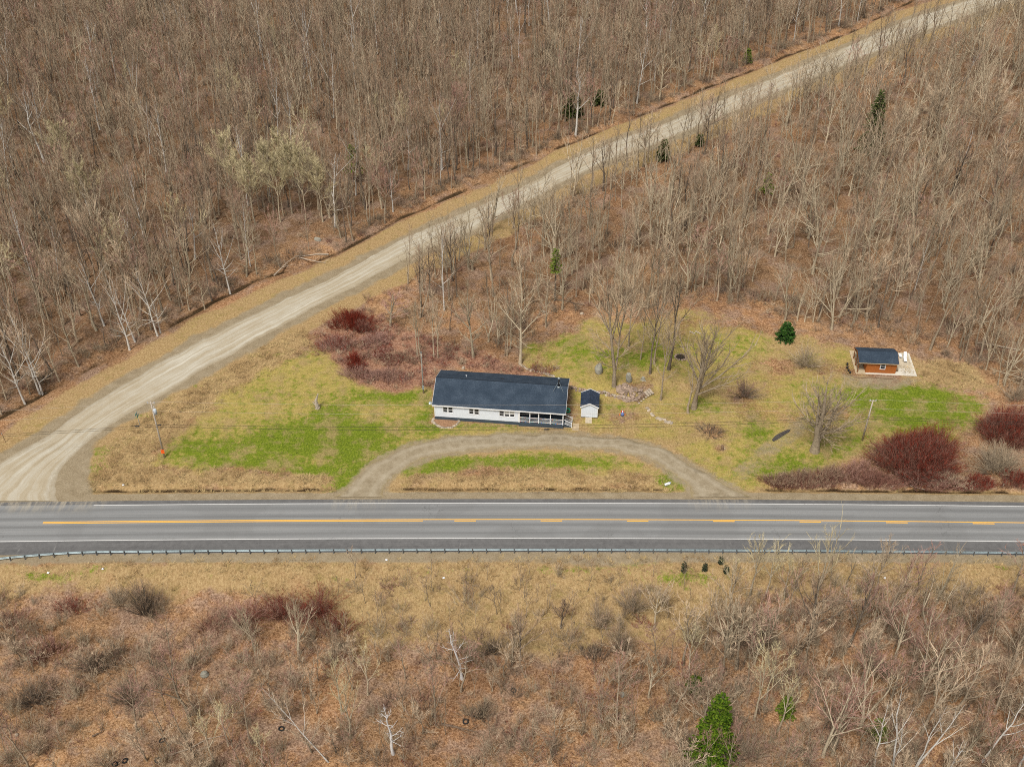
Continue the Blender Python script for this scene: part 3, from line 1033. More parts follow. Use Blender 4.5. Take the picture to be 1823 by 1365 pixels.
def rock(rad, seed, flat=.7):
    rg = random.Random(seed)
    vs, fs = [], []
    nu, nv = 7, 5
    vs.append((0, 0, rad * flat))
    for j in range(1, nv):
        th = math.pi * j / nv
        for i in range(nu):
            k = .75 + .5 * rg.random()
            vs.append((rad * k * math.sin(th) * math.cos(2 * math.pi * i / nu + j), rad * k * math.sin(th) * math.sin(2 * math.pi * i / nu + j), rad * flat * k * math.cos(th)))
    vs.append((0, 0, -rad * flat))
    for i in range(nu):
        fs.append((0, 1 + i, 1 + (i + 1) % nu))
        for j in range(nv - 2):
            a, c = 1 + j * nu + i, 1 + j * nu + (i + 1) % nu
            fs.append((a, a + nu, c + nu, c))
        fs.append((len(vs) - 1, 1 + (nv - 2) * nu + (i + 1) % nu, 1 + (nv - 2) * nu + i))
    b = MB()
    b.add(vs, fs)
    return b


ROCKS = [rock(1.0, s_, .6 + .3 * (s_ % 3) / 2).mesh('stone', M_STONE) for s_ in range(8)]
M_STONEP = plain('pale_stone', (.40, .33, .25), .95, .25, 2.5, 0, .4, .2)
ROCKP = [rock(1.0, s_ + 20, .7).mesh('stone', M_STONEP) for s_ in range(5)]
M_MULCH = plain('bark_mulch', (.30, .17, .095), .95, .5, 6, 0, .8)
bl = bed.location.copy()
ctr = [(-20, -2), (-22, 10), (-14, 20), (2, 25), (18, 25), (30, 18), (35, 8)]
poly = [at(785 + a - 0, 742 + b_) for a, b_ in [(-12, 2), (-15, 8), (-10, 13), (-2, 18), (8, 20), (20, 19), (28, 14), (33, 8), (30, 5)]]
b = MB()
n = len(poly)
b.add([p - bl + Vector((0, 0, .06)) for p in poly] + [p - bl + Vector((0, 0, -.1)) for p in poly], [tuple(range(n))] + [(i, (i + 1) % n, n + (i + 1) % n, n + i) for i in range(n)])
b.build('mulch', M_MULCH, bed)
rg = random.Random(8)
for i in range(n - 1):
    for k in range(3):
        p = poly[i].lerp(poly[i + 1], (k + rg.random() * .4) / 3) - bl
        o = link('stone', rg.choice(ROCKP), bed)
        o.location = p + Vector((0, 0, .05))
        sc_ = .14 + .1 * rg.random()
        o.scale = (sc_ * 1.2, sc_, sc_)
        o.rotation_euler = (0, 0, rg.random() * 6)

# ------------------------------------------------------------------ SHED
shed = thing('garden_shed', 'small white gabled shed with navy metal roof beside the house', 'shed', (10.85, 23.0, 0), R(-5.2))
SW, SD, SZ0, SZ = 2.56, 3.3, .18, 2.3
b = MB()
b.box(0, 0, SZ0, SW, SD, SZ)
b.build('wall', M_SHEDWALL, shed)
MB().prism([(0, .002, SZ), (SW, .002, SZ), (SW / 2, .002, 2.92)], (0, SD - .004, 0)).build('gable', M_SHEDWALL, shed)
for x in (.2, SW - .4):
    MB().box(x, -.0, -.1, x + .2, SD, SZ0).build('skid', M_WOODDK, shed)
rf = None
for s_ in (-1, 1):
    xe = SW / 2 + s_ * (SW / 2 + .2)
    zee, zrr = SZ - .08, 2.98
    o = MB().prism([(SW / 2, -.2, zrr), (xe, -.2, zee), (xe, -.2, zee + .05), (SW / 2, -.2, zrr + .05)], (0, SD + .4, 0)).build('roof' if rf is None else 'roof_slope', M_METALROOF, shed if rf is None else rf)
    rf = rf or o
    for y in (-.235, SD + .2):
        MB().prism([(SW / 2, y, zrr - .06), (xe, y, zee - .08), (xe, y, zee + .13), (SW / 2, y, zrr + .13)], (0, .035, 0)).build('barge_board', M_TRIM, rf)
MB().tube([(SW / 2, -.2, 3.03), (SW / 2, SD + .2, 3.03)], .05, 6).build('ridge_cap', M_METALROOF, rf)
for x in (-.02, SW - .08):
    MB().box(x, -.022, SZ0, x + .1, -.002, SZ).build('corner_trim', M_TRIM, shed)
MB().box(.75, -.018, SZ0 + .02, 1.8, -.002, 1.98).build('door', M_SHEDWALL, shed)
rp = thing('shed_ramp', 'short wooden plank ramp in front of the white shed door', 'ramp', (10.85, 23.0, 0), R(-5.2))
for k in range(8):
    y = -.06 - k * .155
    z = .17 - k * .018
    MB().box(.72, y - .14, z - .05, 1.75, y, z).build('plank', M_PLY, rp)
for x in (.70, 1.68):
    MB().prism([(x, -.04, .12), (x, -1.28, -.02), (x, -1.28, .06), (x, -.04, .2)], (.09, 0, 0)).build('side_board', M_LUMBER, rp)

# ------------------------------------------------------------------ CABIN on its deck
cz = hz(60, 36)
CR = R(-4.0)
dk = thing('cabin_deck', 'pale low deck and concrete pad under the brown cabin', 'deck', (56.8, 34.3, cz), CR)
MB().box(1.6, .05, -.2, 10.0, 6.45, .06).build('pad', M_CONC, dk)
rg = random.Random(3)
k = 0.0
while k < 6.3:
    MB().box(0, k, -.1, 1.62, k + .3, .115 + rg.random() * .012).build('plank', M_LUMBER, dk)
    k += .32
MB().box(6.55, 1.95, .055, 9.7, 6.4, .085).build('plywood_sheet', M_PLY, dk)
MB().box(7.8, .0, .055, 9.95, 1.9, .095).build('pale_slab', M_CONC, dk)
MB().box(0, -.02, -.15, 1.6, .05, .12).build('deck_trim', M_LUMBER, dk)
cab = thing('cabin', 'small brown stained wooden cabin with dark roof and open porch', 'cabin', (56.8, 34.3, cz), CR)
cx0, cx1, cy0, cy1, cz0, cz1 = 1.62, 6.5, .42, 4.0, .1, 2.25
b = MB()
wx0, wx1, wz0, wz1 = 3.9, 4.6, .95, 1.95
wall_with_holes(b, cx0, cx1, cz0, cz1, cy0, .1, [(wx0, wx1, wz0, wz1)])
b.box(cx0, cy0 + .1, cz0, cx0 + .1, cy1, cz1)
b.box(cx1 - .1, cy0 + .1, cz0, cx1, cy1, cz1)
b.box(cx0 + .1, cy1 - .1, cz0, cx1 - .1, cy1, cz1)
b.build('wall', M_BROWNLOG, cab)
rzr, rze = 3.1, 2.22
for x in (cx0 + .002, cx1 - .1):
    MB().prism([(x, cy0, cz1), (x, cy1, cz1), (x, (cy0 + cy1) / 2, rzr - .1)], (.098, 0, 0)).build('gable', M_BROWNLOG, cab)
rr = pitched_roof(.12, 6.62, .05, 4.37, rze, rzr, .1)
rf = rr[0].build('roof', M_SHINGLE, cab)
rr[1].build('roof_slope', M_SHINGLE, rf)
MB().tube([(.12, 2.21, rzr + .1), (6.62, 2.21, rzr + .1)], .05, 6).build('ridge_cap', M_SHINGLE, rf)
MB().box(.12, .02, rze - .06, 6.62, .05, rze + .06).build('fascia', M_LUMBER, rf)
for x in (.085, 6.62):
    for ya in (.05, 4.37):
        MB().prism([(x, ya, rze - .06), (x, 2.21, rzr - .06), (x, 2.21, rzr + .1), (x, ya, rze + .1)], (.035, 0, 0)).build('barge_board', M_BROWNP, rf)
MB().prism([(.2, .3, rze + .0), (.2, 4.1, rze + .0), (.2, 2.21, rzr - .08)], (.06, 0, 0)).build('porch_gable', M_BROWNP, rf)
w = MB()
w.box(wx0 - .1, cy0 - .04, wz0 - .1, wx1 + .1, cy0 - .003, wz0)
w.box(wx0 - .1, cy0 - .035, wz1, wx1 + .1, cy0 - .003, wz1 + .1)
w.box(wx0 - .1, cy0 - .035, wz0, wx0, cy0 - .003, wz1)
w.box(wx1, cy0 - .035, wz0, wx1 + .1, cy0 - .003, wz1)
win = w.build('window', M_TRIM, cab)
MB().box(wx0, cy0 + .01, 1.41, wx1, cy0 + .05, 1.49).build('sash', M_TRIM, win)
for z0, z1 in ((wz0, 1.41), (1.49, wz1)):
    MB().box(wx0, cy0 + .03, z0, wx1, cy0 + .04, z1).build('pane', M_GLASS, win)
MB().box(cx0 - .03, 1.7, cz0, cx0 - .002, 2.6, 2.0).build('door', M_BROWNP, cab)
for y in (.3, 2.2, 4.1):
    MB().box(.22, y - .06, .1, .34, y + .06, rze + .02 if y != 2.2 else rzr - .1).build('porch_post', M_BROWNP, cab)
MB().box(.24, .28, .95, .32, 2.15, 1.03).build('porch_rail', M_BROWNP, cab)
MB().box(.24, 2.25, .95, .32, 4.05, 1.03).build('porch_rail', M_BROWNP, cab)
# things on the pad
ln = thing('lounge_chair', 'white folded lounge chair lying on the deck beyond cabin', 'chair', (56.8, 34.3, cz + .088), CR)
MB().prism([(8.5, 3.6, .3), (9.0, 3.55, .3), (9.0, 3.55, .36), (8.5, 3.6, .36)], (.15, 1.2, 0)).build('seat', M_WHITEP, ln)
MB().prism([(8.67, 4.83, .34), (9.17, 4.78, .34), (9.17, 4.78, .4), (8.67, 4.83, .4)], (.1, .75, .45)).build('backrest', M_WHITEP, ln)
for (x, y) in ((8.55, 3.65), (8.98, 3.62), (8.72, 4.7), (9.1, 4.66)):
    MB().box(x, y, 0, x + .05, y + .05, .31).build('leg', M_STEEL, ln)
ln = thing('white_stool', 'white plastic stool upright beside the lounge chair on deck', 'stool', (56.8, 34.3, cz + .088), CR)
MB().box(7.95, 4.6, .42, 8.4, 5.5, .47).build('seat', M_WHITEP, ln)
for (x, y) in ((7.97, 4.62), (8.34, 4.62), (7.97, 5.43), (8.34, 5.43)):
    MB().box(x, y, 0, x + .04, y + .04, .42).build('leg', M_WHITEP, ln)
lb = thing('leaning_bench', 'wooden bench with slatted seat against the east cabin wall', 'bench', (56.8, 34.3, cz + .06), CR)
for k in range(3):
    MB().box(6.62 + k * .16, 1.0, .42, 6.76 + k * .16, 2.3, .46).build('slat', M_LUMBER, lb)
for y in (1.05, 2.2):
    MB().prism([(6.62, y, 0), (7.1, y, 0), (7.06, y, .42), (6.66, y, .42)], (0, .06, 0)).build('leg', M_WOODDK, lb)
for i, (a, b_) in enumerate(((1508, 656), (1510, 661), (1513, 665), (1508, 650))):
    p = at(a, b_)
    t_ = thing('plant_pot', ['dark plant pot second from the west end beside cabin deck', 'dark plant pot third along the edging by cabin', 'dark plant pot nearest the cabin front corner', 'dark plant pot at the north end beside cabin deck'][i], 'pot', p, 0, 'dark pots by the cabin deck')
    MB().tube([(0, 0, -.02), (0, 0, .38)], [.12, .17], 9).build('pot', M_BLACK, t_, True)
    MB().tube([(0, 0, .36), (0, 0, .41)], [.19, .19], 9).build('rim', M_BLACK, t_, True)
ed = thing('bed_edging', 'thin dark curved edging strip around the bed before cabin', 'edging', at(1530, 672))
pl = [at(a, b_) - ed.location for a, b_ in ((1512, 651), (1506, 655), (1505, 660), (1510, 667), (1522, 672), (1535, 673), (1550, 672), (1570, 674), (1590, 675))]
MB().tube([p + Vector((0, 0, .06)) for p in pl], .07, 5).build('strip', M_WOODDK, ed)

# ------------------------------------------------------------------ GUARDRAIL
gr_ = thing('guardrail', 'galvanised steel guardrail on posts along the south road shoulder', 'guardrail', (0, 0, 0))


def rail_y(x):
    return float(yc(x)) - 6.15 - (1.5 * max(0, (-57 - x) / 16) ** 1.6)


prof = [(0, .40), (.03, .42), (.085, .46), (.085, .51), (0, .555), (0, .585), (.085, .63), (.085, .68), (.03, .72), (0, .74)]


def rail_panel(x0, x1):
    b = MB()
    rows = []
    for x in np.linspace(x0, x1, 3):
        y = rail_y(x)
        rows.append([(x, y + dy, z + .02) for dy, z in prof] + [(x, y + dy - .012, z + .02) for dy, z in reversed(prof)])
    n = len(rows[0])
    fs = [(r * n + k, r * n + (k + 1) % n, (r + 1) * n + (k + 1) % n, (r + 1) * n + k) for r in range(2) for k in range(n)]
    fs += [tuple(range(n - 1, -1, -1)), tuple(range(2 * n, 3 * n))]
    b.add([p for r_ in rows for p in r_], fs)
    return b


postm = MB()
postm.box(-.05, -.012, -.9, .05, .0, .72)
postm.box(-.05, -.15, -.9, .05, -.138, .72)
postm.box(-.006, -.138, -.9, .006, -.012, .72)
postme = postm.mesh('post', M_POST)
blockme = MB().box(-.075, -.012, .42, .075, .0, .75).mesh('bracket', M_POST)
x = -74.0
while x < 92:
    rail_panel(x + .002, x + 3.808).build('rail', M_RAIL, gr_)
    for xx in (x, x + 1.905):
        o = link('post', postme, gr_)
        o.location = (xx, rail_y(xx) - .022, 0)
        o2 = link('bracket', blockme, o)
        o2.location = (0, .018, 0)
    x += 3.81
x = -74.0
b = MB()
pts = [(-74.0, rail_y(-74)), (-74.35, rail_y(-74) - .05), (-74.5, rail_y(-74) - .25), (-74.35, rail_y(-74) - .42)]
for z0, z1 in ((.42, .76),):
    b.prism([(a, b_, z0) for a, b_ in pts] + [(a + .03, b_ - .03 if i else b_ - .02, z0) for i, (a, b_) in reversed(list(enumerate(pts)))], (0, 0, z1 - z0))
b.build('end_piece', M_RAIL, gr_)

# ------------------------------------------------------------------ UTILITY POLES AND WIRES
M_TRANS = plain('transformer_grey', (.50, .55, .60), .4, .08)
M_INSUL = plain('grey_insulator', (.55, .58, .62), .3, .05)


def pole(name, label, base, H, r0=.17, lean=0.0):
    p = thing(name, label, 'utility pole', base)
    MB().tube([(0, 0, -.4), (lean * .4, 0, H * .5), (lean, 0, H)], [r0, r0 * .85, r0 * .68], 10).build('shaft', M_POLE, p, True)
    return p


pL = at(293, 814)
poleL = pole('utility_pole', 'tall wooden utility pole with transformer beside the gravel road junction', pL, 10.9, .14)
ca = MB().box(-.55, -.06, 10.45, .55, .06, 10.58).build('crossarm', M_POLE, poleL)
for x_ in (-.5, 0, .5):
    MB().tube([(x_, 0, 10.58), (x_, 0, 10.8)], [.07, .05], 7).build('insulator', M_INSUL, ca)
tr = MB().tube([(.36, -.1, 8.55), (.36, -.1, 9.45), (.36, -.1, 9.55)], [.24, .24, .12], 12).build('transformer', M_TRANS, poleL, True)
MB().tube([(.36, -.1, 9.5), (.32, -.1, 9.95)], .05, 6).build('bushing', M_INSUL, tr)
MB().box(.12, -.13, 8.8, .2, -.05, 9.3).build('bracket', M_STEEL, tr)
mk = MB().box(-.25, -.2, .95, .25, -.172, 1.65).build('marker_plate', M_ORANGE, poleL)
pR = at(1535, 784)
poleR = pole('utility_pole', 'plain grey utility pole standing on the lawn near the red shrubs', pR, 8.0, .14, .12)
ca = MB().box(-.42, -.05, 7.75, .6, .05, 7.87).build('crossarm', M_POLE, poleR)
for x_ in (-.32, .55):
    MB().tube([(x_, 0, 7.87), (x_, 0, 8.08)], [.07, .05], 7).build('insulator', M_INSUL, ca)
pC = at(754, 700)
poleC = pole('service_pole', 'short bare service pole with grey meter box behind house corner', pC, 8.1, .13)
MB().box(-.16, -.26, .95, .16, -.125, 1.7).build('meter_box', M_STEEL, poleC)
MB().tube([(-.0, -.16, 1.7), (-.0, -.15, 7.6)], .03, 5).build('conduit', M_STEEL, poleC)
MB().tube([(0, 0, 8.05), (0, 0, 8.25)], .1, 7).build('cap', M_STEEL, poleC)
pW = Vector((-158, 9.5, hz(-158, 9.5)))
pE = Vector((160, 17.0, hz(160, 17)))
oW = copy_tree(poleL)
oW.location = pW
oW['label'] = 'wooden utility pole farthest west carrying the same lines'
oE = copy_tree(poleR)
oE.location = pE
oE['label'] = 'grey utility pole farthest east carrying the same lines'
M_WIREP = plain('bare_wire', (.42, .36, .29), .5, .1)
M_CABLE = plain('black_cable', (.03, .027, .024), .7, .1)


def wire(name, label, pts, sag, rad, mat, boxes=()):
    w = thing(name, label, 'cable', (0, 0, 0))
    for (a, b_), s_ in zip(zip(pts[:-1], pts[1:]), sag):
        a, b_ = Vector(a), Vector(b_)
        P = []
        for i in range(33):
            t = i / 32
            p = a.lerp(b_, t)
            p.z -= 4 * s_ * t * (1 - t)
            P.append(p)
        MB().tube(P, rad, 4).build('span', mat, w, True)
        for (bx, ln_, r_) in boxes:
            if a.x < bx < b_.x:
                t = (bx - a.x) / (b_.x - a.x)
                q = a.lerp(b_, t)
                q.z -= 4 * s_ * t * (1 - t)
                MB().tube([q - Vector((ln_ / 2, 0, .05)), q - Vector((ln_ * .35, 0, .05)), q + Vector((ln_ * .35, 0, -.05)), q + Vector((ln_ / 2, 0, -.05))], [r_ * .4, r_, r_, r_ * .4], 7).build('splice_box', M_BLACK, w, True)
    return w


def up(p, z, dx=0.0, dy=0.0):
    return Vector((p.x + dx, p.y + dy, p.z + z))


wire('power_wire', 'thin pale top wire between the utility poles over the lawn', [up(pW, 10.8), up(pL, 10.8), up(pR, 8.08, .1), up(pE, 8.0)], (1.6, .9, 1.5), .014, M_WIREP)
wire('power_wire', 'thin pale second wire strung below the top wire', [up(pW, 9.3, 0, -.2), up(pL, 9.2, 0, -.2), up(pR, 6.5, .1, -.16), up(pE, 6.5, 0, -.16)], (1.6, .9, 1.4), .014, M_WIREP)
wire('telephone_cable', 'thick black upper cable with splice boxes by the transformer pole', [up(pW, 6.6, 0, -.22), up(pL, 6.65, 0, -.22), up(pR, 4.9, .06, -.2), up(pE, 4.9, 0, -.2)], (1.7, 1.1, 1.5), .026, M_CABLE, ((-55.2, .7, .12), (-51.9, .6, .1)))
wire('telephone_cable', 'thick black lowest cable passing in front of the house porch', [up(pW, 6.2, 0, -.2), up(pL, 6.25, 0, -.2), up(pR, 4.5, .06, -.18), up(pE, 4.5, 0, -.18)], (1.7, 1.35, 1.5), .026, M_CABLE, ((5.2, .9, .11),))
# street sign by the junction
p = at(249, 757)
ss = thing('street_sign', 'slim pale green street sign on a post beside the gravel road', 'sign', p)
MB().tube([(0, 0, -.2), (0, 0, 2.6)], .04, 6).build('post', M_STEEL, ss)
MB().box(-.1, -.5, 2.2, -.07, .35, 2.55).build('plate', M_SIGNG, ss)
MB().box(.05, -.4, 1.8, .08, .4, 2.1).build('plate', M_SIGNG, ss)
p = at(10, 787)
ss = thing('marker_post', 'thin dark roadside marker post west of the gravel road', 'post', p)
MB().tube([(0, 0, -.2), (-.1, 0, 1.9)], [.05, .04], 6).build('stake', M_WOODDK, ss)
MB().box(-.16, -.05, 1.6, -.04, -.03, 1.85).build('tag', M_STEEL, ss)

# ================================================================== STONES, STUMPS, TYRES AND OTHER SMALL THINGS
def boulder(px, py, rx, ry, rz_, label, mat=M_BOULDER, seed=1, name='boulder'):
    p = at(px, py)
    o = rock(1.0, seed, .8).build(name, mat, None, False)
    o.location = p + Vector((0, 0, rz_ * .35))
    o.scale = (rx, ry, rz_)
    o.rotation_euler = (0, 0, seed)
    mod = o.modifiers.new('round', 'SUBSURF')
    mod.levels = 1
    mod.render_levels = 2
    return tag(o, label, 'boulder')


boulder(1066, 662, .95, 1.1, 1.5, 'large grey-green boulder standing on the back lawn near shed', seed=3)
boulder(1119, 679, .8, .7, 1.5, 'upright greenish rock at the top of the stone heap', seed=5)
boulder(364, 1202, .8, .7, .6, 'lone grey rock among brown scrub south of guardrail', seed=7)
boulder(566, 428, 1.1, .55, .6, 'pale boulder at the wood edge above the gravel road', seed=9)
boulder(1108, 1237, .5, .4, .4, 'rounded grey rock beside a smaller one in southern scrub', seed=11)
boulder(1074, 1211, .4, .35, .35, 'small tan rock in southern scrub near dark shrub', M_STONE, seed=13)
boulder(968, 556, .5, .4, .4, 'small pale stone at the wood edge behind the house', M_STONEP, seed=15)
boulder(1036, 559, .5, .35, .3, 'flat pale stone by the brush pile behind back lawn', M_STONEP, seed=16)
boulder(825, 656, .5, .35, .35, 'twin pale stones showing just behind the house roof', M_STONEP, seed=17)
boulder(30, 1308, .35, .3, .3, 'small whitish stone in scrub at the far southwest corner', M_STONEP, seed=18)

# dry stone retaining wall behind house and shed
wallt = thing('stone_wall', 'low dry-laid stone retaining wall running behind house and shed', 'stone wall', (WALL[1][0], WALL[1][1], hz(*WALL[1])))
rg = random.Random(12)
wl0 = wallt.location.copy()
for i in range(4):
    a, b_ = Vector((*WALL[i], 0)), Vector((*WALL[i + 1], 0))
    L = (b_ - a).length
    s_ = 0
    while s_ < L:
        q_ = a.lerp(b_, s_ / L)
        for lay in range(2):
            o = link('stone', rg.choice(ROCKS if rg.random() < .7 else ROCKP), wallt)
            z = hz(q_.x, q_.y - .3)
            o.location = Vector((q_.x + rg.uniform(-.1, .1), q_.y - .25 + lay * .12 + rg.uniform(-.1, .1), z + .1 + lay * .28)) - wl0
            w_ = rg.uniform(.2, .36)
            o.scale = (w_, w_ * .8, rg.uniform(.16, .24))
            o.rotation_euler = (0, 0, rg.random() * 6)
        s_ += rg.uniform(.3, .48)
west = thing('stone_border', 'line of pale stones on the slope just behind house ridge', 'stone border', at(950, 655))
for (a, b_, c_, d__) in ((925, 648, 938, 657), (938, 657, 965, 663), (965, 663, 990, 672)):
    for k in range(7):
        t = k / 7
        p = at(a + (c_ - a) * t + rg.uniform(-1, 1), b_ + (d__ - b_) * t + rg.uniform(-1, 1))
        o = link('stone', rg.choice(ROCKP), west)
        o.location = p - west.location + Vector((0, 0, .05))
        w_ = rg.uniform(.16, .3)
        o.scale = (w_ * 1.2, w_, w_ * .7)
        o.rotation_euler = (0, 0, rg.random() * 6)
bord = thing('stone_border', 'short row of pale stones curving along the drive edge lawn', 'stone border', at(1180, 748))
for (a, b_, c_, d__, n_) in ((1153, 728, 1165, 742, 4), (1168, 744, 1200, 754, 14)):
    for k in range(n_):
        t = k / n_
        p = at(a + (c_ - a) * t + rg.uniform(-1.5, 1.5), b_ + (d__ - b_) * t + rg.uniform(-1.5, 1.5))
        o = link('stone', rg.choice(ROCKP), bord)
        o.location = p - bord.location + Vector((0, 0, .05))
        w_ = rg.uniform(.15, .3)
        o.scale = (w_ * 1.3, w_, w_ * .7)
        o.rotation_euler = (0, 0, rg.random() * 6)
heap = thing('stone_heap', 'sprawling heap of brown fieldstones between shed and stone steps', 'stone heap', at(1112, 700))
hp = [(1098, 690), (1112, 684), (1135, 692), (1150, 697), (1135, 712), (1120, 716), (1100, 708)]
hpw = gw(hp)
xs_, ys_ = [p[0] for p in hpw], [p[1] for p in hpw]
cnt = 0
while cnt < 150:
    x_, y_ = rg.uniform(min(xs_), max(xs_)), rg.uniform(min(ys_), max(ys_))
    if not inside([x_], [y_], hpw)[0]:
        continue
    cnt += 1
    o = link('stone', rg.choice(ROCKS), heap)
    w_ = rg.uniform(.14, .36)
    o.location = Vector((x_, y_, hz(x_, y_) + .05 + rg.random() * .18)) - heap.location
    o.scale = (w_ * rg.uniform(1, 1.5), w_, w_ * rg.uniform(.45, .8))
    o.rotation_euler = (rg.uniform(-.3, .3), rg.uniform(-.3, .3), rg.random() * 6)
stp = thing('stone_steps', 'flight of rough brown stone steps climbing to the back lawn', 'steps', at(1135, 708))
for k in range(7):
    t = k / 6
    p = at(1133 + 24 * t, 713 - 18 * t)
    o = MB().box(-.19, -.62, -.3, .19, .62, .12).build('tread', M_WOODDK if k < 4 else M_STONEP, stp)
    o.location = p - stp.location + Vector((0, 0, .06 + .05 * k))
    o.rotation_euler = (0, 0, R(28 + rg.uniform(-7, 7)))
    for sgn in (-1, 1):
        o2 = link('stone', rg.choice(ROCKP), stp)
        o2.location = o.location + Vector((math.sin(R(-28)) * sgn * .8, math.cos(R(28)) * sgn * .8, .02))
        w_ = rg.uniform(.16, .26)
        o2.scale = (w_, w_, w_ * .7)
ring = thing('fire_ring', 'dark ring of stones on the back lawn behind tall trees', 'fire pit', at(1212, 636))
for k in range(13):
    a = k * 2 * math.pi / 13
    o = link('stone', rg.choice(ROCKS), ring)
    o.location = (1.0 * math.cos(a), .85 * math.sin(a), .08)
    w_ = rg.uniform(.16, .24)
    o.scale = (w_, w_, w_)
MB().tube([(0, 0, -.1), (0, 0, .07)], [.9, .85], 14).build('ash', plain('wet_ash', (.035, .025, .018), .95, .4, 5), ring)
wr = thing('stone_row', 'five small white stones in a row on the upper back lawn', 'stones', at(1236, 593))
for k in range(6):
    p = at(1229 + k * 3.4, 591 + (k % 3) * 1.5)
    o = link('stone', rg.choice(ROCKP), wr)
    o.location = p - wr.location + Vector((0, 0, .08))
    o.scale = (.2, .17, .16)


def stump(px, py, h, r, label, mat=M_WOODDK, jag=True):
    p = at(px, py)
    t = thing('tree_stump', label, 'stump', p)
    rg = random.Random(int(px))
    MB().tube([(0, 0, -.1), (0, 0, .1), (rg.uniform(-.05, .05), 0, h * .6), (rg.uniform(-.1, .1), rg.uniform(-.1, .1), h)], [r * 1.5, r * 1.1, r, r * .75], 9).build('bole', mat, t)
    for k in range(4):
        a = k * 1.6 + rg.random()
        MB().tube([(r * .5 * math.cos(a), r * .5 * math.sin(a), .15), (r * 2.2 * math.cos(a), r * 2.2 * math.sin(a), -.05)], [r * .4, r * .15], 5).build('root', mat, t)
    if jag:
        MB().tube([(0, 0, h * .5), (.25, .1, h * 1.25)], [r * .5, r * .1], 5).build('splinter', mat, t)
    return t


stump(1286, 800, .8, .2, 'dark stump with a pale log in a leaf patch by drive')
lg = thing('short_log', 'short pale log lying next to the stump by the drive', 'log', at(1288, 797), .4)
MB().tube([(0, -.5, .12), (0, .5, .13)], .11, 8).build('log', M_LUMBER, lg)
stump(1145, 676, .55, .3, 'broken grey stump among the trees on the back lawn', M_BOULDER, False)
# weathered driftwood figure on the west lawn
p = at(566, 727)
dw = thing('dead_snag', 'weathered grey snag stump standing alone on the west lawn', 'stump', p)
M_SNAG = plain('bleached_wood', (.42, .35, .28), .95, .4, 5, 0, .5)
MB().tube([(0, 0, -.1), (-.1, 0, .8), (-.18, .05, 1.5), (.1, .1, 2.3), (.3, .1, 2.9)], [.38, .3, .24, .13, .08], 8).build('bole', M_SNAG, dw)
MB().tube([(-.1, 0, .7), (-.5, .1, .9), (-.75, .15, 1.3)], [.14, .1, .03], 6).build('limb', M_SNAG, dw)
MB().tube([(.15, -.05, .0), (.35, -.15, .35), (.4, -.15, .55)], [.12, .09, .04], 6).build('root', M_STONEP, dw)
for k in range(5):
    MB().tube([(.05 * k - .1, 0, .1), (.12 * k - .45, -.2, -.05)], [.16, .05], 5).build('root', M_SNAG, dw)
# dark scrap strip lying on the track
p = at(1388, 776)
sc_ = thing('tar_mat', 'black crumpled strip lying on the faint track across lawn', 'mat', p)
b = MB()
rg = random.Random(9)
P0 = [at(a, b_) - p for a, b_ in ((1374, 783), (1377, 786), (1385, 782), (1395, 775), (1405, 769), (1408, 764), (1400, 766), (1390, 770), (1380, 776))]
n = len(P0)
b.add([q + Vector((0, 0, .05 + .06 * rg.random())) for q in P0] + [q + Vector((0, 0, -.1)) for q in P0], [tuple(range(n)), *[(i, (i + 1) % n, n + (i + 1) % n, n + i) for i in range(n)]])
b.build('sheet', plain('tar', (.07, .06, .055), .9, .4, 3), sc_)
# culvert pipe at the ditch end
p = at(1188, 864)
cu = thing('culvert_pipe', 'pale ribbed culvert pipe end beside the east drive entrance', 'pipe', p, R(25))
for k in range(5):
    MB().tube([(-.45 + k * .2, 0, .18), (-.36 + k * .2, 0, .18), (-.27 + k * .2, 0, .18)], [.19, .22, .19], 10).build('ring', M_WHITEP if k < 4 else M_STEEL, cu, True)
# lawn ornament
p = at(1108, 739)
orn = thing('lawn_ornament', 'small blue and red painted figure on the lawn east of shed', 'ornament', p)
MB().tube([(0, 0, 0), (0, 0, .35), (0, 0, .6)], [.3, .26, .12], 9).build('body', M_BLUEP, orn, True)
for s_ in (-1, 1):
    MB().tube([(s_ * .12, 0, .6), (s_ * .2, 0, .85)], [.08, .1], 6).build('arm', M_REDP, orn)
MB().tube([(0, 0, .58), (0, 0, .72), (0, 0, .9)], [.07, .13, .05], 8).build('head', M_WHITEP, orn, True)
for s_ in (-1, 1):
    MB().box(s_ * .42 - .05, -.05, -.02, s_ * .42 + .05, .05, .25).build('stake', M_ORANGE, orn)


# discarded tyres in the scrub
tb = MB()
NS, NT_ = 18, 6
for i in range(NS):
    for j in range(NT_):
        a, c_ = 2 * math.pi * i / NS, 2 * math.pi * j / NT_
        tb.v.append(((.31 + .11 * math.cos(c_)) * math.cos(a), (.31 + .11 * math.cos(c_)) * math.sin(a), .1 + .1 * math.sin(c_)))
for i in range(NS):
    for j in range(NT_):
        tb.f.append((i * NT_ + j, ((i + 1) % NS) * NT_ + j, ((i + 1) % NS) * NT_ + (j + 1) % NT_, i * NT_ + (j + 1) % NT_))
        tb.m.append(0)
tyme = tb.mesh('tyre', M_RUBBER, True)
rimme = MB().tube([(0, 0, .02), (0, 0, .05)], [.21, .2], 12).mesh('soil_plug', M_MULCH)
TY = [(914, 1229, 'black tyre lying alone on leaves near the middle of scrub'), (829, 1284, 'black tyre half hidden under a small scrub tree'), (289, 1318, 'black tyre in scrub north of the leaning pair'), (281, 1353, 'black tyre south of another in the southwest scrub'), (223, 1354, 'black tyre at the bottom edge southwest of the others'),
      (205, 1360, 'black tyre touching its neighbour at the bottom edge southwest'), (501, 1297, 'black tyre beside a pale yellow aspen in scrub'), (1685, 1345, 'black tyre below white birch in the southeast scrub')]
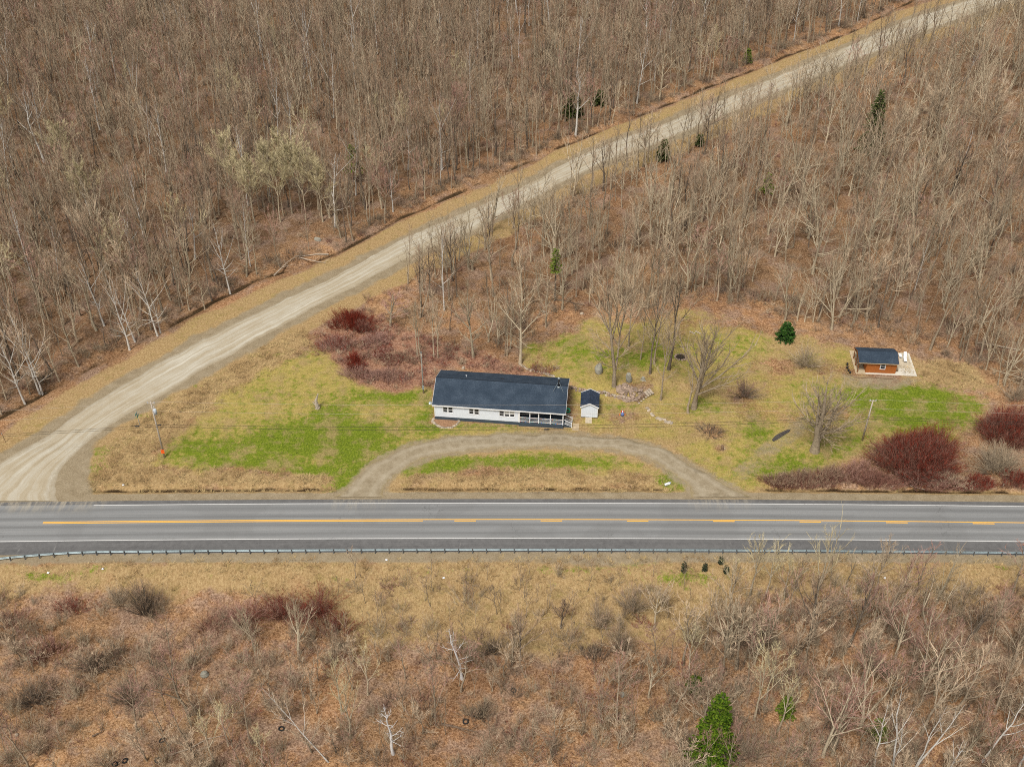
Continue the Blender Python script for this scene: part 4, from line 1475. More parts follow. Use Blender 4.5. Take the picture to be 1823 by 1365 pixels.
for i, (a, b_, lab) in enumerate(TY):
    p = at(a, b_)
    t = thing('old_tyre', lab, 'tyre', p, 0, 'discarded tyres in the scrub')
    t.rotation_euler = (.25 * math.sin(i * 2), .2 * math.cos(i * 3), i)
    t.location.z -= .02
    s_ = .95
    t.scale = (s_, s_, s_)
    link('tyre', tyme, t)
    link('soil_plug', rimme, t)
# litter specks
for i, (a, b_, lab) in enumerate([(183, 1013, 'white scrap of litter on green verge by guardrail'), (86, 1020, 'small white scrap on verge near the guardrail end'), (688, 997, 'white paper scrap on the gravel edge below guardrail'), (790, 1029, 'tiny white scrap on dry grass under the guardrail'), (1575, 1029, 'white scrap among dry grass near southeast guardrail'), (221, 868, 'white scrap lying in the west roadside ditch')]):
    o = MB().prism([(-.16, -.1, .02), (.15, -.12, .1), (.17, .1, .05), (-.12, .13, .12)], (0, 0, .03)).build('litter_scrap', M_WHITEP)
    o.location = at(a, b_)
    tag(o, lab, 'litter', 'scraps of roadside litter')


# fallen logs and poles in the woods
def log(x0, y0, x1, y1, r, label, mat, branches=3):
    a, b_ = at(x0, y0), at(x1, y1)
    t = thing('fallen_log', label, 'log', a)
    d = b_ - a
    rg = random.Random(int(x0 * 7 + y0))
    side = Vector((-d.y, d.x, 0)).normalized()
    up_ = Vector((0, 0, r + .15))
    MB().tube([up_ * .8, d * .35 + side * rg.uniform(-.2, .2) + up_, d * .7 + side * rg.uniform(-.3, .3) + up_ * 1.2, d + up_], [r, r * .85, r * .6, r * .3], 7).build('bole', mat, t)
    for k in range(branches):
        q = d * rg.uniform(.4, .95) + up_
        e = q + d.normalized() * rg.uniform(.4, 1.4) + side * rg.choice((-1, 1)) * rg.uniform(.5, 1.6) + Vector((0, 0, rg.uniform(.1, .8)))
        MB().tube([q, e], [r * .35, r * .08], 4).build('branch', mat, t)


M_LOGP = plain('pale_dead_log', (.42, .34, .26), .9, .3, 3)
M_LOGD = plain('dark_dead_log', (.16, .11, .075), .9, .3, 3)
for a in [(585, 455, 525, 458, .16, 'pale fallen log lying along the gravel road wood edge', M_LOGP), (488, 492, 525, 460, .14, 'pale fallen pole slanting at the wood edge by road', M_LOGP), (533, 460, 580, 470, .12, 'thin fallen trunk beside the pale log at wood edge', M_LOGP),
          (860, 112, 815, 138, .15, 'pale fallen trunk slanting in the wood north of house', M_LOGP), (745, 120, 770, 162, .14, 'leaning pale fallen trunk in the northern wood', M_LOGP), (680, 198, 720, 182, .12, 'short pale fallen pole in northern wood', M_LOGP), (765, 98, 830, 105, .12, 'slender fallen pole lying level in the far northern wood', M_LOGP),
          (1463, 1071, 1545, 1068, .13, 'long pale fallen pole lying level in the southeast scrub', M_LOGP), (1730, 338, 1800, 400, .14, 'grey fallen trunk slanting through the eastern wood', M_LOGP), (1815, 625, 1735, 612, .13, 'pale fallen branchy log at the eastern wood edge', M_LOGP), (1650, 875, 1600, 868, .1, 'pale broken stems at foot of big red shrub', M_LOGP),
          (1610, 862, 1585, 872, .1, 'short pale broken stem in the ditch below red shrub', M_LOGP), (1783, 870, 1797, 848, .12, 'white dead stem propped beside grey bush in ditch', M_LOGP), (165, 1312, 185, 1298, .12, 'dark fallen pole in the southwest scrub', M_LOGD), (785, 1290, 850, 1305, .16, 'dark rotten log under a mossy thicket in southern scrub', M_LOGD), (1400, 340, 1425, 338, .12, 'short dark log in the eastern wood', M_LOGD),
          (300, 1345, 400, 1310, .08, 'thin pale pole lying aslant in southwest scrub', M_LOGP), (990, 535, 1040, 545, .14, 'fallen trunk in the brush pile behind back lawn', M_LOGD)]:
    log(*a)

# ================================================================== TREES
def bark(name, lo, hi, scale=2.0, rand=.22, band=None):
    m = NT(name)
    co = m.obco()
    f = m.noise(scale, 4, .7, co)
    c = m.ramp(f, [(.28, lo), (.72, hi)])
    if band:
        mp = m.n('ShaderNodeMapping')
        mp.inputs['Scale'].default_value = (1.2, 1.2, 5.0)
        m.set(mp.inputs[0], co)
        c = m.mix(m.step(m.noise(1.1, 3, .7, mp.outputs[0]), .60, .70), c, band)
    rn = m.n('ShaderNodeObjectInfo').outputs['Random']
    g = m.ramp(rn, [(0, (1 - rand, 1 - rand, 1 - rand * 1.1)), (1, (1 + rand, 1 + rand * .95, 1 + rand * .85))])
    return m.done(m.mix(1.0, c, g, 'MULTIPLY'), .95, spec=.05)


B_GREY = bark('grey_bark', (.22, .17, .118), (.44, .36, .265))
B_DARK = bark('dark_bark', (.10, .078, .06), (.235, .19, .15))
B_PALE = bark('pale_bark', (.35, .285, .195), (.58, .495, .365))
B_WHITE = bark('birch_bark', (.48, .45, .40), (.70, .67, .62), 2, .08, (.16, .13, .11))
B_BONE = bark('bleached_bark', (.60, .57, .55), (.80, .78, .76), 2, .05)
T_BROWN = bark('brown_twigs', (.26, .175, .118), (.43, .312, .215), 1, .25)
T_GREY = bark('grey_twigs', (.31, .232, .152), (.52, .412, .285), 1, .2)
T_PINK = bark('reddish_twigs', (.32, .17, .135), (.50, .31, .25), 1, .22)
T_YEL = bark('budding_twigs', (.47, .385, .215), (.70, .605, .375), 1, .12)
T_TAN = bark('tan_twigs', (.44, .32, .21), (.66, .52, .375), 1, .15)
T_RED = bark('red_stems', (.11, .018, .011), (.28, .05, .03), 1.2, .12)
T_MAR = bark('maroon_stems', (.165, .072, .053), (.36, .185, .14), .5, .15)


def rperp(d, rg):
    a = Vector((rg.gauss(0, 1), rg.gauss(0, 1), rg.gauss(0, 1)))
    u = d.cross(a)
    if u.length < 1e-5:
        u = d.cross(Vector((1, 0, 0)))
    return u.normalized()


def tree_mesh(seed, H=13, r0=.13, cb=.45, n1=12, l1=1.0, ang=24, lift=.35, n2=6, n3=7, tw=.03, wander=.25, fork=0, lean=(0, 0), sides=6, l2=.5, l3=.9, dead=False, low=0):
    """wood (trunk and limbs) and twigs (branchlets and fine twigs) of one leafless tree, in metres"""
    rg = random.Random(seed)
    W, T = MB(), MB()
    stems = []
    for s in range(1 + fork):
        n = 7
        P, Rr = [], []
        off = Vector((0, 0, 0))
        a0 = rg.random() * 6.28 if s < 2 else a0 + 2.2
        spread = 0 if fork == 0 else rg.uniform(.08, .2) * (1 if fork < 3 else 1.4)
        hh = H * (.93 if s == 0 else rg.uniform(.75, .95))
        for i in range(n + 1):
            t = i / n
            off += Vector((rg.gauss(0, 1), rg.gauss(0, 1), 0)) * wander * .35 * (t > 0)
            dx = Vector((math.cos(a0), math.sin(a0), 0)) * spread * hh * max(0, t - .12) ** .85
            P.append(Vector((lean[0] * H * t, lean[1] * H * t, hh * t)) + off + dx)
            Rr.append(max(.014, (r0 if s == 0 else r0 * .72) * ((1 - t) ** .8 * .95 + .03) * (1.4 if i == 0 and s == 0 else 1)))
        P[0].z = -.25
        W.tube(P, Rr, sides, cap=False)
        stems.append((P, Rr, hh))
    for si, (P, Rr, hh) in enumerate(stems):
        m1 = max(3, int(n1 / (1 + .5 * fork)))
        for k in range(m1 + (low if si == 0 else 0)):
            f = cb + (.95 - cb) * ((k + rg.random() * .9) / m1) ** .9
            if k >= m1:
                f = cb * rg.uniform(.45, 1.0)
            f = min(f, .96)
            x = f * (len(P) - 1)
            i = min(int(x), len(P) - 2)
            p = P[i].lerp(P[i + 1], x - i)
            rad = (Rr[i] * (1 - (x - i)) + Rr[i + 1] * (x - i))
            td = (P[i + 1] - P[i]).normalized()
            az = k * 2.4 + rg.uniform(-.6, .6)
            out = Vector((math.cos(az), math.sin(az), 0))
            aa = R(ang * rg.uniform(.6, 1.5)) * (1.25 - .55 * f) + (.45 if k >= m1 else 0)
            d = (td * math.cos(aa) + out * math.sin(aa)).normalized()
            L = l1 * max(.13 * H, H * rg.uniform(.78, 1.04) - p.z) / (1 + .25 * aa) * rg.uniform(.75, 1.05)
            if k >= m1:
                L = H * rg.uniform(.12, .22)
            q = [p]
            dd = d.copy()
            for s in range(3):
                dd = (dd + Vector((0, 0, lift * .3)) + Vector((rg.gauss(0, .09), rg.gauss(0, .09), rg.gauss(0, .05)))).normalized()
                q.append(q[-1] + dd * L / 3)
            r1 = max(.03, min(rad * .7, .02 + .014 * L))
            W.tube(q, [r1, r1 * .75, r1 * .5, .012], 4 if r1 > .045 else 3, cap=False)
            if dead:
                for _ in range(2):
                    j = rg.randrange(1, 3)
                    e = q[j] + (dd + rperp(dd, rg) * .8).normalized() * L * .35
                    W.tube([q[j], e], [r1 * .5, .012], 3, cap=False)
                continue
            for b in range(n2):
                g = .16 + .84 * (b + rg.random()) / n2
                y = g * 3
                j = min(int(y), 2)
                pp = q[j].lerp(q[j + 1], y - j)
                sd = (q[j + 1] - q[j]).normalized()
                d2 = (sd + rperp(sd, rg) * rg.uniform(.35, .7) + Vector((0, 0, lift * .3))).normalized()
                L2 = L * l2 * rg.uniform(.55, 1.1) * (1.1 - .55 * g)
                r2 = max(.017, r1 * .45)
                e1 = pp + d2 * L2 * .5
                d3 = (d2 + Vector((rg.gauss(0, .12), rg.gauss(0, .12), .1))).normalized()
                e2 = e1 + d3 * L2 * .5
                T.tube([pp, e1, e2], [r2, r2 * .75, .008], 3, cap=False)
                for c in range(n3):
                    h = rg.random() ** .8
                    o = pp.lerp(e1, h * 2) if h < .5 else e1.lerp(e2, h * 2 - 1)
                    d4 = (d2 + rperp(d2, rg) * rg.uniform(.35, .8) + Vector((0, 0, lift * .3))).normalized()
                    L3 = (.35 + L2 * .4) * l3 * rg.uniform(.5, 1.2)
                    s_ = rperp(d4, rg) * tw * .5
                    T.tri(o - s_, o + s_, o + d4 * L3)
    return W, T


def shrub_mesh(seed, Rx, Ry, Hh, nst, ntw, tw=.03, r=.02, upright=.8, dome=True, rootspread=.35, curve=.3, lob=1.0, hv=.55, tipshare=1.0):
    """W: stems and inner twigs, T: the outer twig tips"""
    rg = random.Random(seed)
    W, T = MB(), MB()
    ph = [rg.random() * 6.28 for _ in range(3)]
    for k in range(nst):
        a, u = rg.random() * 6.283, rg.random() ** .6
        lobe = .84 + lob * (.2 * math.sin(2 * a + ph[0]) + .14 * math.sin(3 * a + ph[1]) + .1 * math.sin(5 * a + ph[2]))
        x, y = math.cos(a) * u * lobe, math.sin(a) * u * lobe
        base = Vector((x * Rx * rootspread, y * Ry * rootspread, -.15))
        h = Hh * ((1 - .5 * u * u) if dome else 1) * rg.uniform(hv, 1.12) * (.88 + lob * (.2 * math.sin(3 * x + ph[1]) + .1 * math.sin(5 * y)))
        ex = rg.uniform(.8, 1.25)
        top = Vector((x * Rx * ex, y * Ry * ex, max(.3, h)))
        tipped = rg.random() < tipshare
        mid = base.lerp(top, .5) + Vector((rg.gauss(0, .1), rg.gauss(0, .1), curve * h * .25))
        W.tube([base, mid, top], [r, r * .7, r * .25], 3, cap=False)
        for c in range(ntw):
            t = rg.uniform(.25, 1)
            o = base.lerp(mid, t * 2) if t < .5 else mid.lerp(top, t * 2 - 1)
            d0 = (top - mid).normalized()
            d = (d0 * upright + rperp(d0, rg) * .65 + Vector((0, 0, .3))).normalized()
            L = (.25 + Hh * .12) * rg.uniform(.5, 1.5)
            s_ = rperp(d, rg) * tw * .5
            (T if t > .62 and tipped else W).tri(o - s_, o + s_, o + d * L)
    return W, T


def conifer_mesh(seed, H, Rb, tiers, per, droop=.25, dens=22, leaf=.26, cb=.05, power=.85):
    rg = random.Random(seed)
    W, T = MB(), MB()
    W.tube([(0, 0, -.2), (rg.uniform(-.05, .05), 0, H * .5), (0, 0, H)], [H * .018 + .03, H * .011 + .02, .012], 7, cap=False)
    for i in range(tiers):
        f = cb + (1 - cb) * i / tiers
        z = H * f
        L = Rb * (1 - f) ** power * rg.uniform(.85, 1.1) + .1
        for k in range(per):
            a = k * 6.283 / per + rg.uniform(-.35, .35) + i
            LL = L * rg.uniform(.72, 1.12)
            out = Vector((math.cos(a), math.sin(a), 0))
            p = Vector((0, 0, z + rg.uniform(-.1, .1)))
            e = p + out * LL + Vector((0, 0, -droop * LL + .12 * LL * (f > .7)))
            W.tube([p, e], [.02 + .006 * LL, .006], 3, cap=False)
            nn = max(4, int(dens * LL / max(Rb, .1)))
            for c in range(nn):
                t = rg.uniform(.15, 1.05)
                o = p.lerp(e, t)
                sw = out.cross(Vector((0, 0, 1))) * rg.choice((-1, 1)) * rg.uniform(.3, 1)
                d = (out * rg.uniform(.3, .9) + sw * .9 + Vector((0, 0, rg.uniform(-.35, .25)))).normalized()
                ll = leaf * rg.uniform(.7, 1.4)
                w_ = rperp(d, rg) * ll * .3
                w_.z *= .4
                m_ = o + d * ll * .5
                T.add([o, m_ + w_, o + d * ll, m_ - w_], [(0, 1, 2, 3)])
    return W, T


def needle(name, lo, hi):
    m = NT(name)
    co = m.obco()
    f = m.math('ADD', m.math('MULTIPLY', m.noise(3.5, 3, .7, co), .7), m.math('MULTIPLY', m.noise(1.0, 3, .6, co), .3))
    return m.done(m.ramp(f, [(.4, lo), (.62, hi)]), .8, spec=.1)


N_SPRUCE = needle('spruce_needles', (.006, .028, .008), (.065, .15, .022))
N_CEDAR = needle('cedar_needles', (.012, .04, .003), (.135, .20, .014))
N_PINE = needle('pine_needles', (.06, .10, .012), (.19, .24, .03))
N_DARK = needle('dark_needles', (.025, .04, .01), (.105, .125, .035))

SPEC = {}


def species(key, bark_, twig_, n, **kw):
    out = []
    for i in range(n):
        rg = random.Random(hash(key) % 1000 + i) if False else random.Random(len(SPEC) * 31 + i)
        k = dict(kw)
        k['H'] = k['H'] * rg.uniform(.88, 1.12)
        k['cb'] = k['cb'] * rg.uniform(.7, 1.25)
        k['ang'] = k['ang'] * rg.uniform(.7, 1.35)
        k['wander'] = rg.uniform(.15, .5)
        k['n1'] = max(4, int(k['n1'] * rg.uniform(.7, 1.3)))
        W, T = tree_mesh(len(SPEC) * 100 + i, **k)
        out.append((W.mesh('trunk', bark_, True), T.mesh('crown', twig_), k['H'], W, T, bark_, twig_))
    SPEC[key] = out


species('bare', B_GREY, T_BROWN, 11, H=14.5, r0=.145, cb=.40, n1=9, ang=22, n2=5, n3=5, tw=.022)
species('bare_pale', B_PALE, T_GREY, 9, H=14.5, r0=.155, cb=.36, n1=9, ang=28, n2=5, n3=5, tw=.022, low=3)
species('bare_dark', B_DARK, T_BROWN, 4, H=13.5, r0=.145, cb=.38, n1=9, ang=28, n2=5, n3=5, tw=.022)
species('birch', B_WHITE, T_BROWN, 5, H=15, r0=.15, cb=.5, n1=9, ang=24, n2=5, n3=5, tw=.028, low=3)
species('aspen', B_PALE, T_YEL, 4, H=14.5, r0=.16, cb=.38, n1=11, ang=28, n2=7, n3=9, tw=.038)
species('maple', B_GREY, T_PINK, 4, H=12.5, r0=.13, cb=.32, n1=10, ang=28, n2=6, n3=7, tw=.032)
species('tan', B_GREY, T_TAN, 4, H=13.5, r0=.16, cb=.32, n1=11, ang=34, n2=6, n3=8, tw=.034)
species('fan', B_PALE, T_GREY, 8, H=13, r0=.17, cb=.24, n1=10, ang=36, n2=6, n3=5, tw=.022, low=4, fork=1)
species('sapling', B_GREY, T_BROWN, 4, H=6.5, r0=.05, cb=.25, n1=7, ang=24, n2=4, n3=5, tw=.022, sides=4)
species('scrub_tree', B_GREY, T_TAN, 4, H=6.5, r0=.09, cb=.16, n1=10, ang=40, n2=6, n3=7, tw=.026, fork=1)

NAMES = {'bare': 'bare_tree', 'bare_pale': 'bare_tree', 'bare_dark': 'bare_tree', 'birch': 'birch_tree', 'aspen': 'aspen_tree', 'maple': 'maple_tree', 'tan': 'budding_tree', 'fan': 'spreading_tree', 'sapling': 'sapling', 'scrub_tree': 'scrub_tree'}


def plant(key, idx, p, H, rz, label, group, tilt=(0, 0), name=None, cat='tree', wide=1.0):
    tr, cr, h0 = SPEC[key][idx % len(SPEC[key])][:3]
    t = thing(name or NAMES[key], label, cat, p, rz, group)
    t.rotation_euler = (tilt[0], tilt[1], rz)
    s = H / h0
    t.scale = (s * wide, s * wide, s)
    link('trunk', tr, t)
    link('crown', cr, t)
    return t


def special(name, label, px, py, bark_, twig_, cat='tree', group=None, **kw):
    W, T = tree_mesh(**kw)
    t = thing(name, label, cat, at(px, py), 0, group)
    W.build('trunk', bark_, t, True)
    if T.f:
        T.build('crown', twig_, t)
    return t


PLACED = []


def sp(name, label, px, py, *a, **k):
    t = special(name, label, px, py, *a, **k)
    PLACED.append(tuple(t.location[:2]))
    return t


# --- the trees one can tell apart round the house
sp('yard_tree', 'very tall twin-trunked bare tree with broad pale crown behind shed', 1093, 688, B_GREY, T_GREY, seed=901, H=24, r0=.30, cb=.34, n1=18, ang=30, n2=9, n3=10, tw=.036, fork=1, wander=.2, sides=8, low=6)
sp('yard_tree', 'broad forked bare tree on the lawn midway to the cabin', 1235, 727, B_GREY, T_GREY, seed=903, H=16.5, r0=.40, cb=.2, n1=22, ang=30, n2=9, n3=9, tw=.026, fork=2, wander=.15, sides=8)
sp('yard_tree', 'slender bare tree leaning against the broad forked lawn tree', 1225, 735, B_GREY, T_GREY, seed=904, H=9.5, r0=.2, cb=.4, n1=8, ang=40, n2=5, n3=5, tw=.022, sides=7)
sp('yard_tree', 'thick-trunked spreading bare tree near the east lawn pole', 1450, 803, B_GREY, T_GREY, seed=905, H=14, r0=.62, cb=.2, n1=34, ang=52, lift=.2, n2=9, n3=10, tw=.022, fork=3, wander=.12, sides=9)
sp('yard_tree', 'tall straight bare tree at wood edge behind the house ridge', 926, 647, B_PALE, T_GREY, seed=906, H=18, r0=.25, cb=.30, n1=14, ang=40, n2=7, n3=7, tw=.028, sides=7, low=5)
sp('yard_tree', 'pale crooked bare tree with low limbs behind the house', 843, 636, B_PALE, T_GREY, seed=907, H=16, r0=.22, cb=.28, n1=13, ang=42, n2=7, n3=7, tw=.028, sides=7, low=5, lean=(-.06, 0))
sp('yard_tree', 'thin bare tree just west of the straight house-ridge tree', 908, 621, B_PALE, T_GREY, seed=908, H=14, r0=.14, cb=.3, n1=10, ang=34, n2=6, n3=7, tw=.026)
sp('yard_tree', 'small many-stemmed bare tree behind the house in dry grass', 887, 613, B_PALE, T_GREY, seed=909, H=8, r0=.13, cb=.2, n1=12, ang=44, n2=6, n3=7, tw=.024, fork=2)
for i, (a, b_, H, lab) in enumerate([(743, 637, 12, 'thin pale paired stem directly behind the service pole'), (748, 636, 11, 'thin pale stem twinned with another behind service pole'), (773, 635, 13, 'thin pale stem west of its twin behind house corner'), (780, 637, 12, 'thin pale stem east of its twin behind house corner')]):
    sp('slender_tree', lab, a, b_, B_PALE, T_TAN, group='thin paired stems behind the house', seed=920 + i, H=H, r0=.11, cb=.3, n1=9, ang=16, n2=6, n3=7, tw=.026)
sp('apple_tree', 'low spreading pinkish-grey bare tree at the tip of brambles', 695, 580, B_PALE, T_PINK, seed=925, H=7.5, r0=.22, cb=.22, n1=16, ang=62, lift=.15, n2=8, n3=10, tw=.03, fork=1)
for i, (a, b_, H, lab) in enumerate([(750, 546, 13, 'dark bare tree at the roadside edge west of others'), (765, 530, 12, 'dark bare tree second along the roadside wood edge'), (806, 500, 13, 'dark-trunked bare tree third along roadside wood edge'), (872, 470, 14, 'dark bare tree standing on gravel road south verge'), (918, 445, 14, 'bare tree straight beside the gravel road verge'), (800, 535, 14, 'grey bare tree behind the roadside dark trees')]):
    sp('roadside_tree', lab, a, b_, B_DARK if i < 4 else B_GREY, T_BROWN, group='bare trees along the gravel road', seed=930 + i, H=H, r0=.17, cb=.28, n1=12, ang=28, n2=6, n3=7, tw=.026)
for i, (a, b_, H, r_, lab) in enumerate([(1119, 617, 16, .13, 'slender bare tree on upper back lawn west of the others'), (1157, 665, 19, .17, 'tall bare tree with dark bark behind the stone steps'), (1164, 648, 18, .14, 'tall bare tree just behind the one above stone steps'), (1176, 712, 17, .15, 'slender leaning bare tree beside the stone steps'), (1190, 658, 20, .22, 'stout tall bare tree on the back lawn by fire ring'), (1140, 640, 14, .10, 'thin bare tree between taller ones on the back lawn')]):
    sp('lawn_tree', lab, a, b_, B_DARK if i in (1, 4) else B_GREY, T_GREY, group='bare trees on the back lawn', seed=940 + i, H=H, r0=r_ * 1.1, cb=.40, n1=13, ang=24, n2=7, n3=9, tw=.03, lean=(.02, .01), low=2)
# --- birches by the gravel road mouth
for i, (a, b_, H, lab) in enumerate([(45, 719, 15, 'white-barked roadside birch nearest the junction on its own'), (71, 702, 16.5, 'taller of the twin white birches near the junction'), (76, 702, 14, 'slimmer of the twin white birches near the junction'), (106, 680, 12, 'thin grey birch just north of the twin birches'), (141, 655, 12, 'crooked thin birch near ditch above the twin birches'), (231, 623, 16, 'tall leaning white birch at the ditch edge by the road'), (241, 609, 14, 'white birch right behind the tall leaning roadside one'), (186, 580, 15, 'white birch standing back from the ditch in brown leaves'),
                                      (281, 598, 15, 'white birch with bushy low twigs beside the ditch'), (286, 593, 8, 'short thin birch right next to the bushy white birch'), (410, 522, 16, 'tall pale birch at wood edge near fallen logs'), (365, 551, 8, 'small pale birch at the ditch west of fallen logs'), (338, 556, 9, 'small grey birch near ditch between taller birches')]):
    sp('roadside_birch', lab, a, b_, B_WHITE if i not in (3, 4, 11, 12) else B_PALE, T_TAN if i in (0, 1, 2, 8) else T_BROWN, group='birches along the gravel road ditch', seed=950 + i, H=H, r0=.08 + H * .005, cb=.36, n1=11, ang=34, n2=6, n3=7, tw=.026, low=8, lean=(-.06, 0))
# --- pale yellow aspens at the west wood
for i, (a, b_, H, lab) in enumerate([(500, 395, 15, 'pale yellow budding aspen westmost of the clump'), (520, 380, 16, 'pale yellow budding aspen second of the clump in wood'), (545, 392, 17, 'largest pale budding aspen at the east of clump'), (480, 360, 14, 'pale budding aspen behind the clump to the west'), (535, 360, 15, 'pale budding aspen behind the largest of clump'), (455, 400, 15, 'pale budding aspen at the front west of clump'), (415, 350, 15, 'pale budding aspen far west behind the clump'), (575, 395, 14, 'pale budding aspen at far east of the clump'), (505, 345, 16, 'tall pale budding aspen at back of the clump'), (435, 380, 14, 'lone yellowish aspen in wood west of the clump'), (125, 330, 15, 'yellowish aspen deep in the western wood'), (165, 400, 14, 'yellowish aspen in the western wood toward the road'), (10, 250, 14, 'yellowish aspen at the far western edge of wood')]):
    sp('budding_aspen', lab, a, b_, B_PALE, T_YEL, group='pale yellow budding aspens', seed=970 + i, H=H, r0=.15, cb=.34, n1=18, ang=38, n2=10, n3=20, tw=.046)
# --- cream coloured spreading tree
sp('pale_tree', 'cream-coloured heavy-limbed tree leaning west in the roadside wood', 192, 480, B_PALE, T_TAN, seed=981, H=16, r0=.3, cb=.3, n1=16, ang=42, n2=8, n3=10, tw=.032, fork=1, lean=(-.14, 0))
sp('pale_tree', 'round tan-crowned tree in the upper eastern wood', 1665, 255, B_GREY, T_TAN, seed=982, H=14, r0=.22, cb=.22, n1=22, ang=46, n2=10, n3=18, tw=.04, fork=1)
sp('pale_tree', 'second round tan-crowned tree close to the eastern frame', 1755, 250, B_GREY, T_TAN, seed=983, H=15, r0=.24, cb=.22, n1=22, ang=46, n2=10, n3=18, tw=.04, fork=1)
sp('pale_tree', 'pinkish round-crowned tree rising in the wood above gravel road', 812, 280, B_GREY, T_PINK, seed=984, H=17, r0=.18, cb=.36, n1=18, ang=26, n2=8, n3=11, tw=.036)
sp('pale_tree', 'grey-pink tree at the ditch edge in the northern wood', 680, 372, B_PALE, T_PINK, seed=985, H=12, r0=.16, cb=.22, n1=15, ang=32, n2=8, n3=10, tw=.034, fork=2)
sp('pale_tree', 'blackened dead tree trunk in the eastern wood', 1694, 340, bark('char_bark', (.012, .01, .009), (.05, .042, .036)), T_BROWN, seed=986, H=12, r0=.26, cb=.6, n1=5, ang=60, n2=2, n3=2, tw=.02, lean=(.14, 0))
# --- south side
for i, (a, b_, H, ln_, lab) in enumerate([(823, 1208, 9.6, (-.16, .1), 'bleached white dead tree with stubby limbs in southern scrub'), (700, 1341, 10, (-.03, .02), 'bleached white crooked dead tree farther southwest')]):
    sp('dead_tree', lab, a, b_, B_BONE, T_GREY, group='bleached dead trees in the scrub', seed=1001 + i * 3, H=H, r0=.19, cb=.34, n1=13, l1=.62, ang=58, lift=.3, dead=True, lean=ln_, wander=.35, low=4)
for i, (a, b_, H, ln_, lab) in enumerate([(1748, 1355, 13, (.22, .05), 'white birch leaning out toward the eastern frame edge'), (1556, 1368, 11, (.04, .1), 'white birch westmost of the bottom edge birches'), (1588, 1370, 12, (.02, .1), 'bushy white birch in the middle of the bottom edge birches'), (1628, 1368, 13, (.1, .08), 'white birch eastmost of the bottom edge trio'), (1690, 1380, 7, (.1, 0), 'short white birch cut by bottom edge'), (1815, 1366, 8, (.02, 0), 'small birch at the bottom right corner'), (586, 1356, 13, (-.45, .12), 'slim white birch bent far over to the west')]):
    sp('white_birch', lab, a, b_, B_WHITE, T_TAN if i else T_GREY, group='white birches in the southern scrub', seed=1010 + i, H=H, r0=.15 if i < 6 else .085, cb=.35, n1=9, l1=.8, ang=34, n2=5, n3=4, tw=.022, lean=ln_, wander=.3, fork=1 if i in (2, 3) else 0)
for i, (a, b_, H, lab) in enumerate([(625, 1312, 11, 'yellowish aspen with straight pale trunk west of dead tree'), (655, 1236, 9, 'yellowish aspen near the red thicket'), (407, 1327, 8, 'pale yellow low-branching aspen in the southwest scrub'), (468, 1362, 7, 'small pale yellow aspen at the bottom edge'), (381, 1358, 9, 'thin pale aspen left of the low-branching one'), (609, 1270, 11, 'bushy pale aspen beside the bent birch'), (1225, 1200, 10, 'straight pale yellow aspen by the small evergreen'), (1342, 1281, 12, 'pale tan aspen pair near the tall conifer'), (1365, 1245, 11, 'pale tan aspen behind the pair near conifer'), (1385, 1300, 10, 'pale aspen east of the tan pair'),
                                      (1448, 1100, 17, 'tall yellowish aspen whose crown crosses the yellow road line'), (1335, 1060, 12, 'yellowish aspen rising in front of the guardrail'), (1362, 1062, 11, 'second yellowish aspen rising before the guardrail'), (1395, 1070, 9, 'short yellowish aspen below the guardrail'), (1300, 1060, 8, 'small yellowish aspen near the dark shrub posts')]):
    sp('scrub_aspen', lab, a, b_, B_PALE, T_YEL, group='pale aspens south of the highway', seed=1030 + i, H=H, r0=.06 + H * .007, cb=.3, n1=10, ang=28, n2=6, n3=7, tw=.026)
sp('scrub_tree', 'broad grey-limbed bare tree in scrub below the guardrail', 1293, 1160, B_PALE, T_GREY, seed=1060, H=10, r0=.3, cb=.15, n1=22, ang=48, lift=.2, n2=8, n3=8, tw=.028, fork=2)
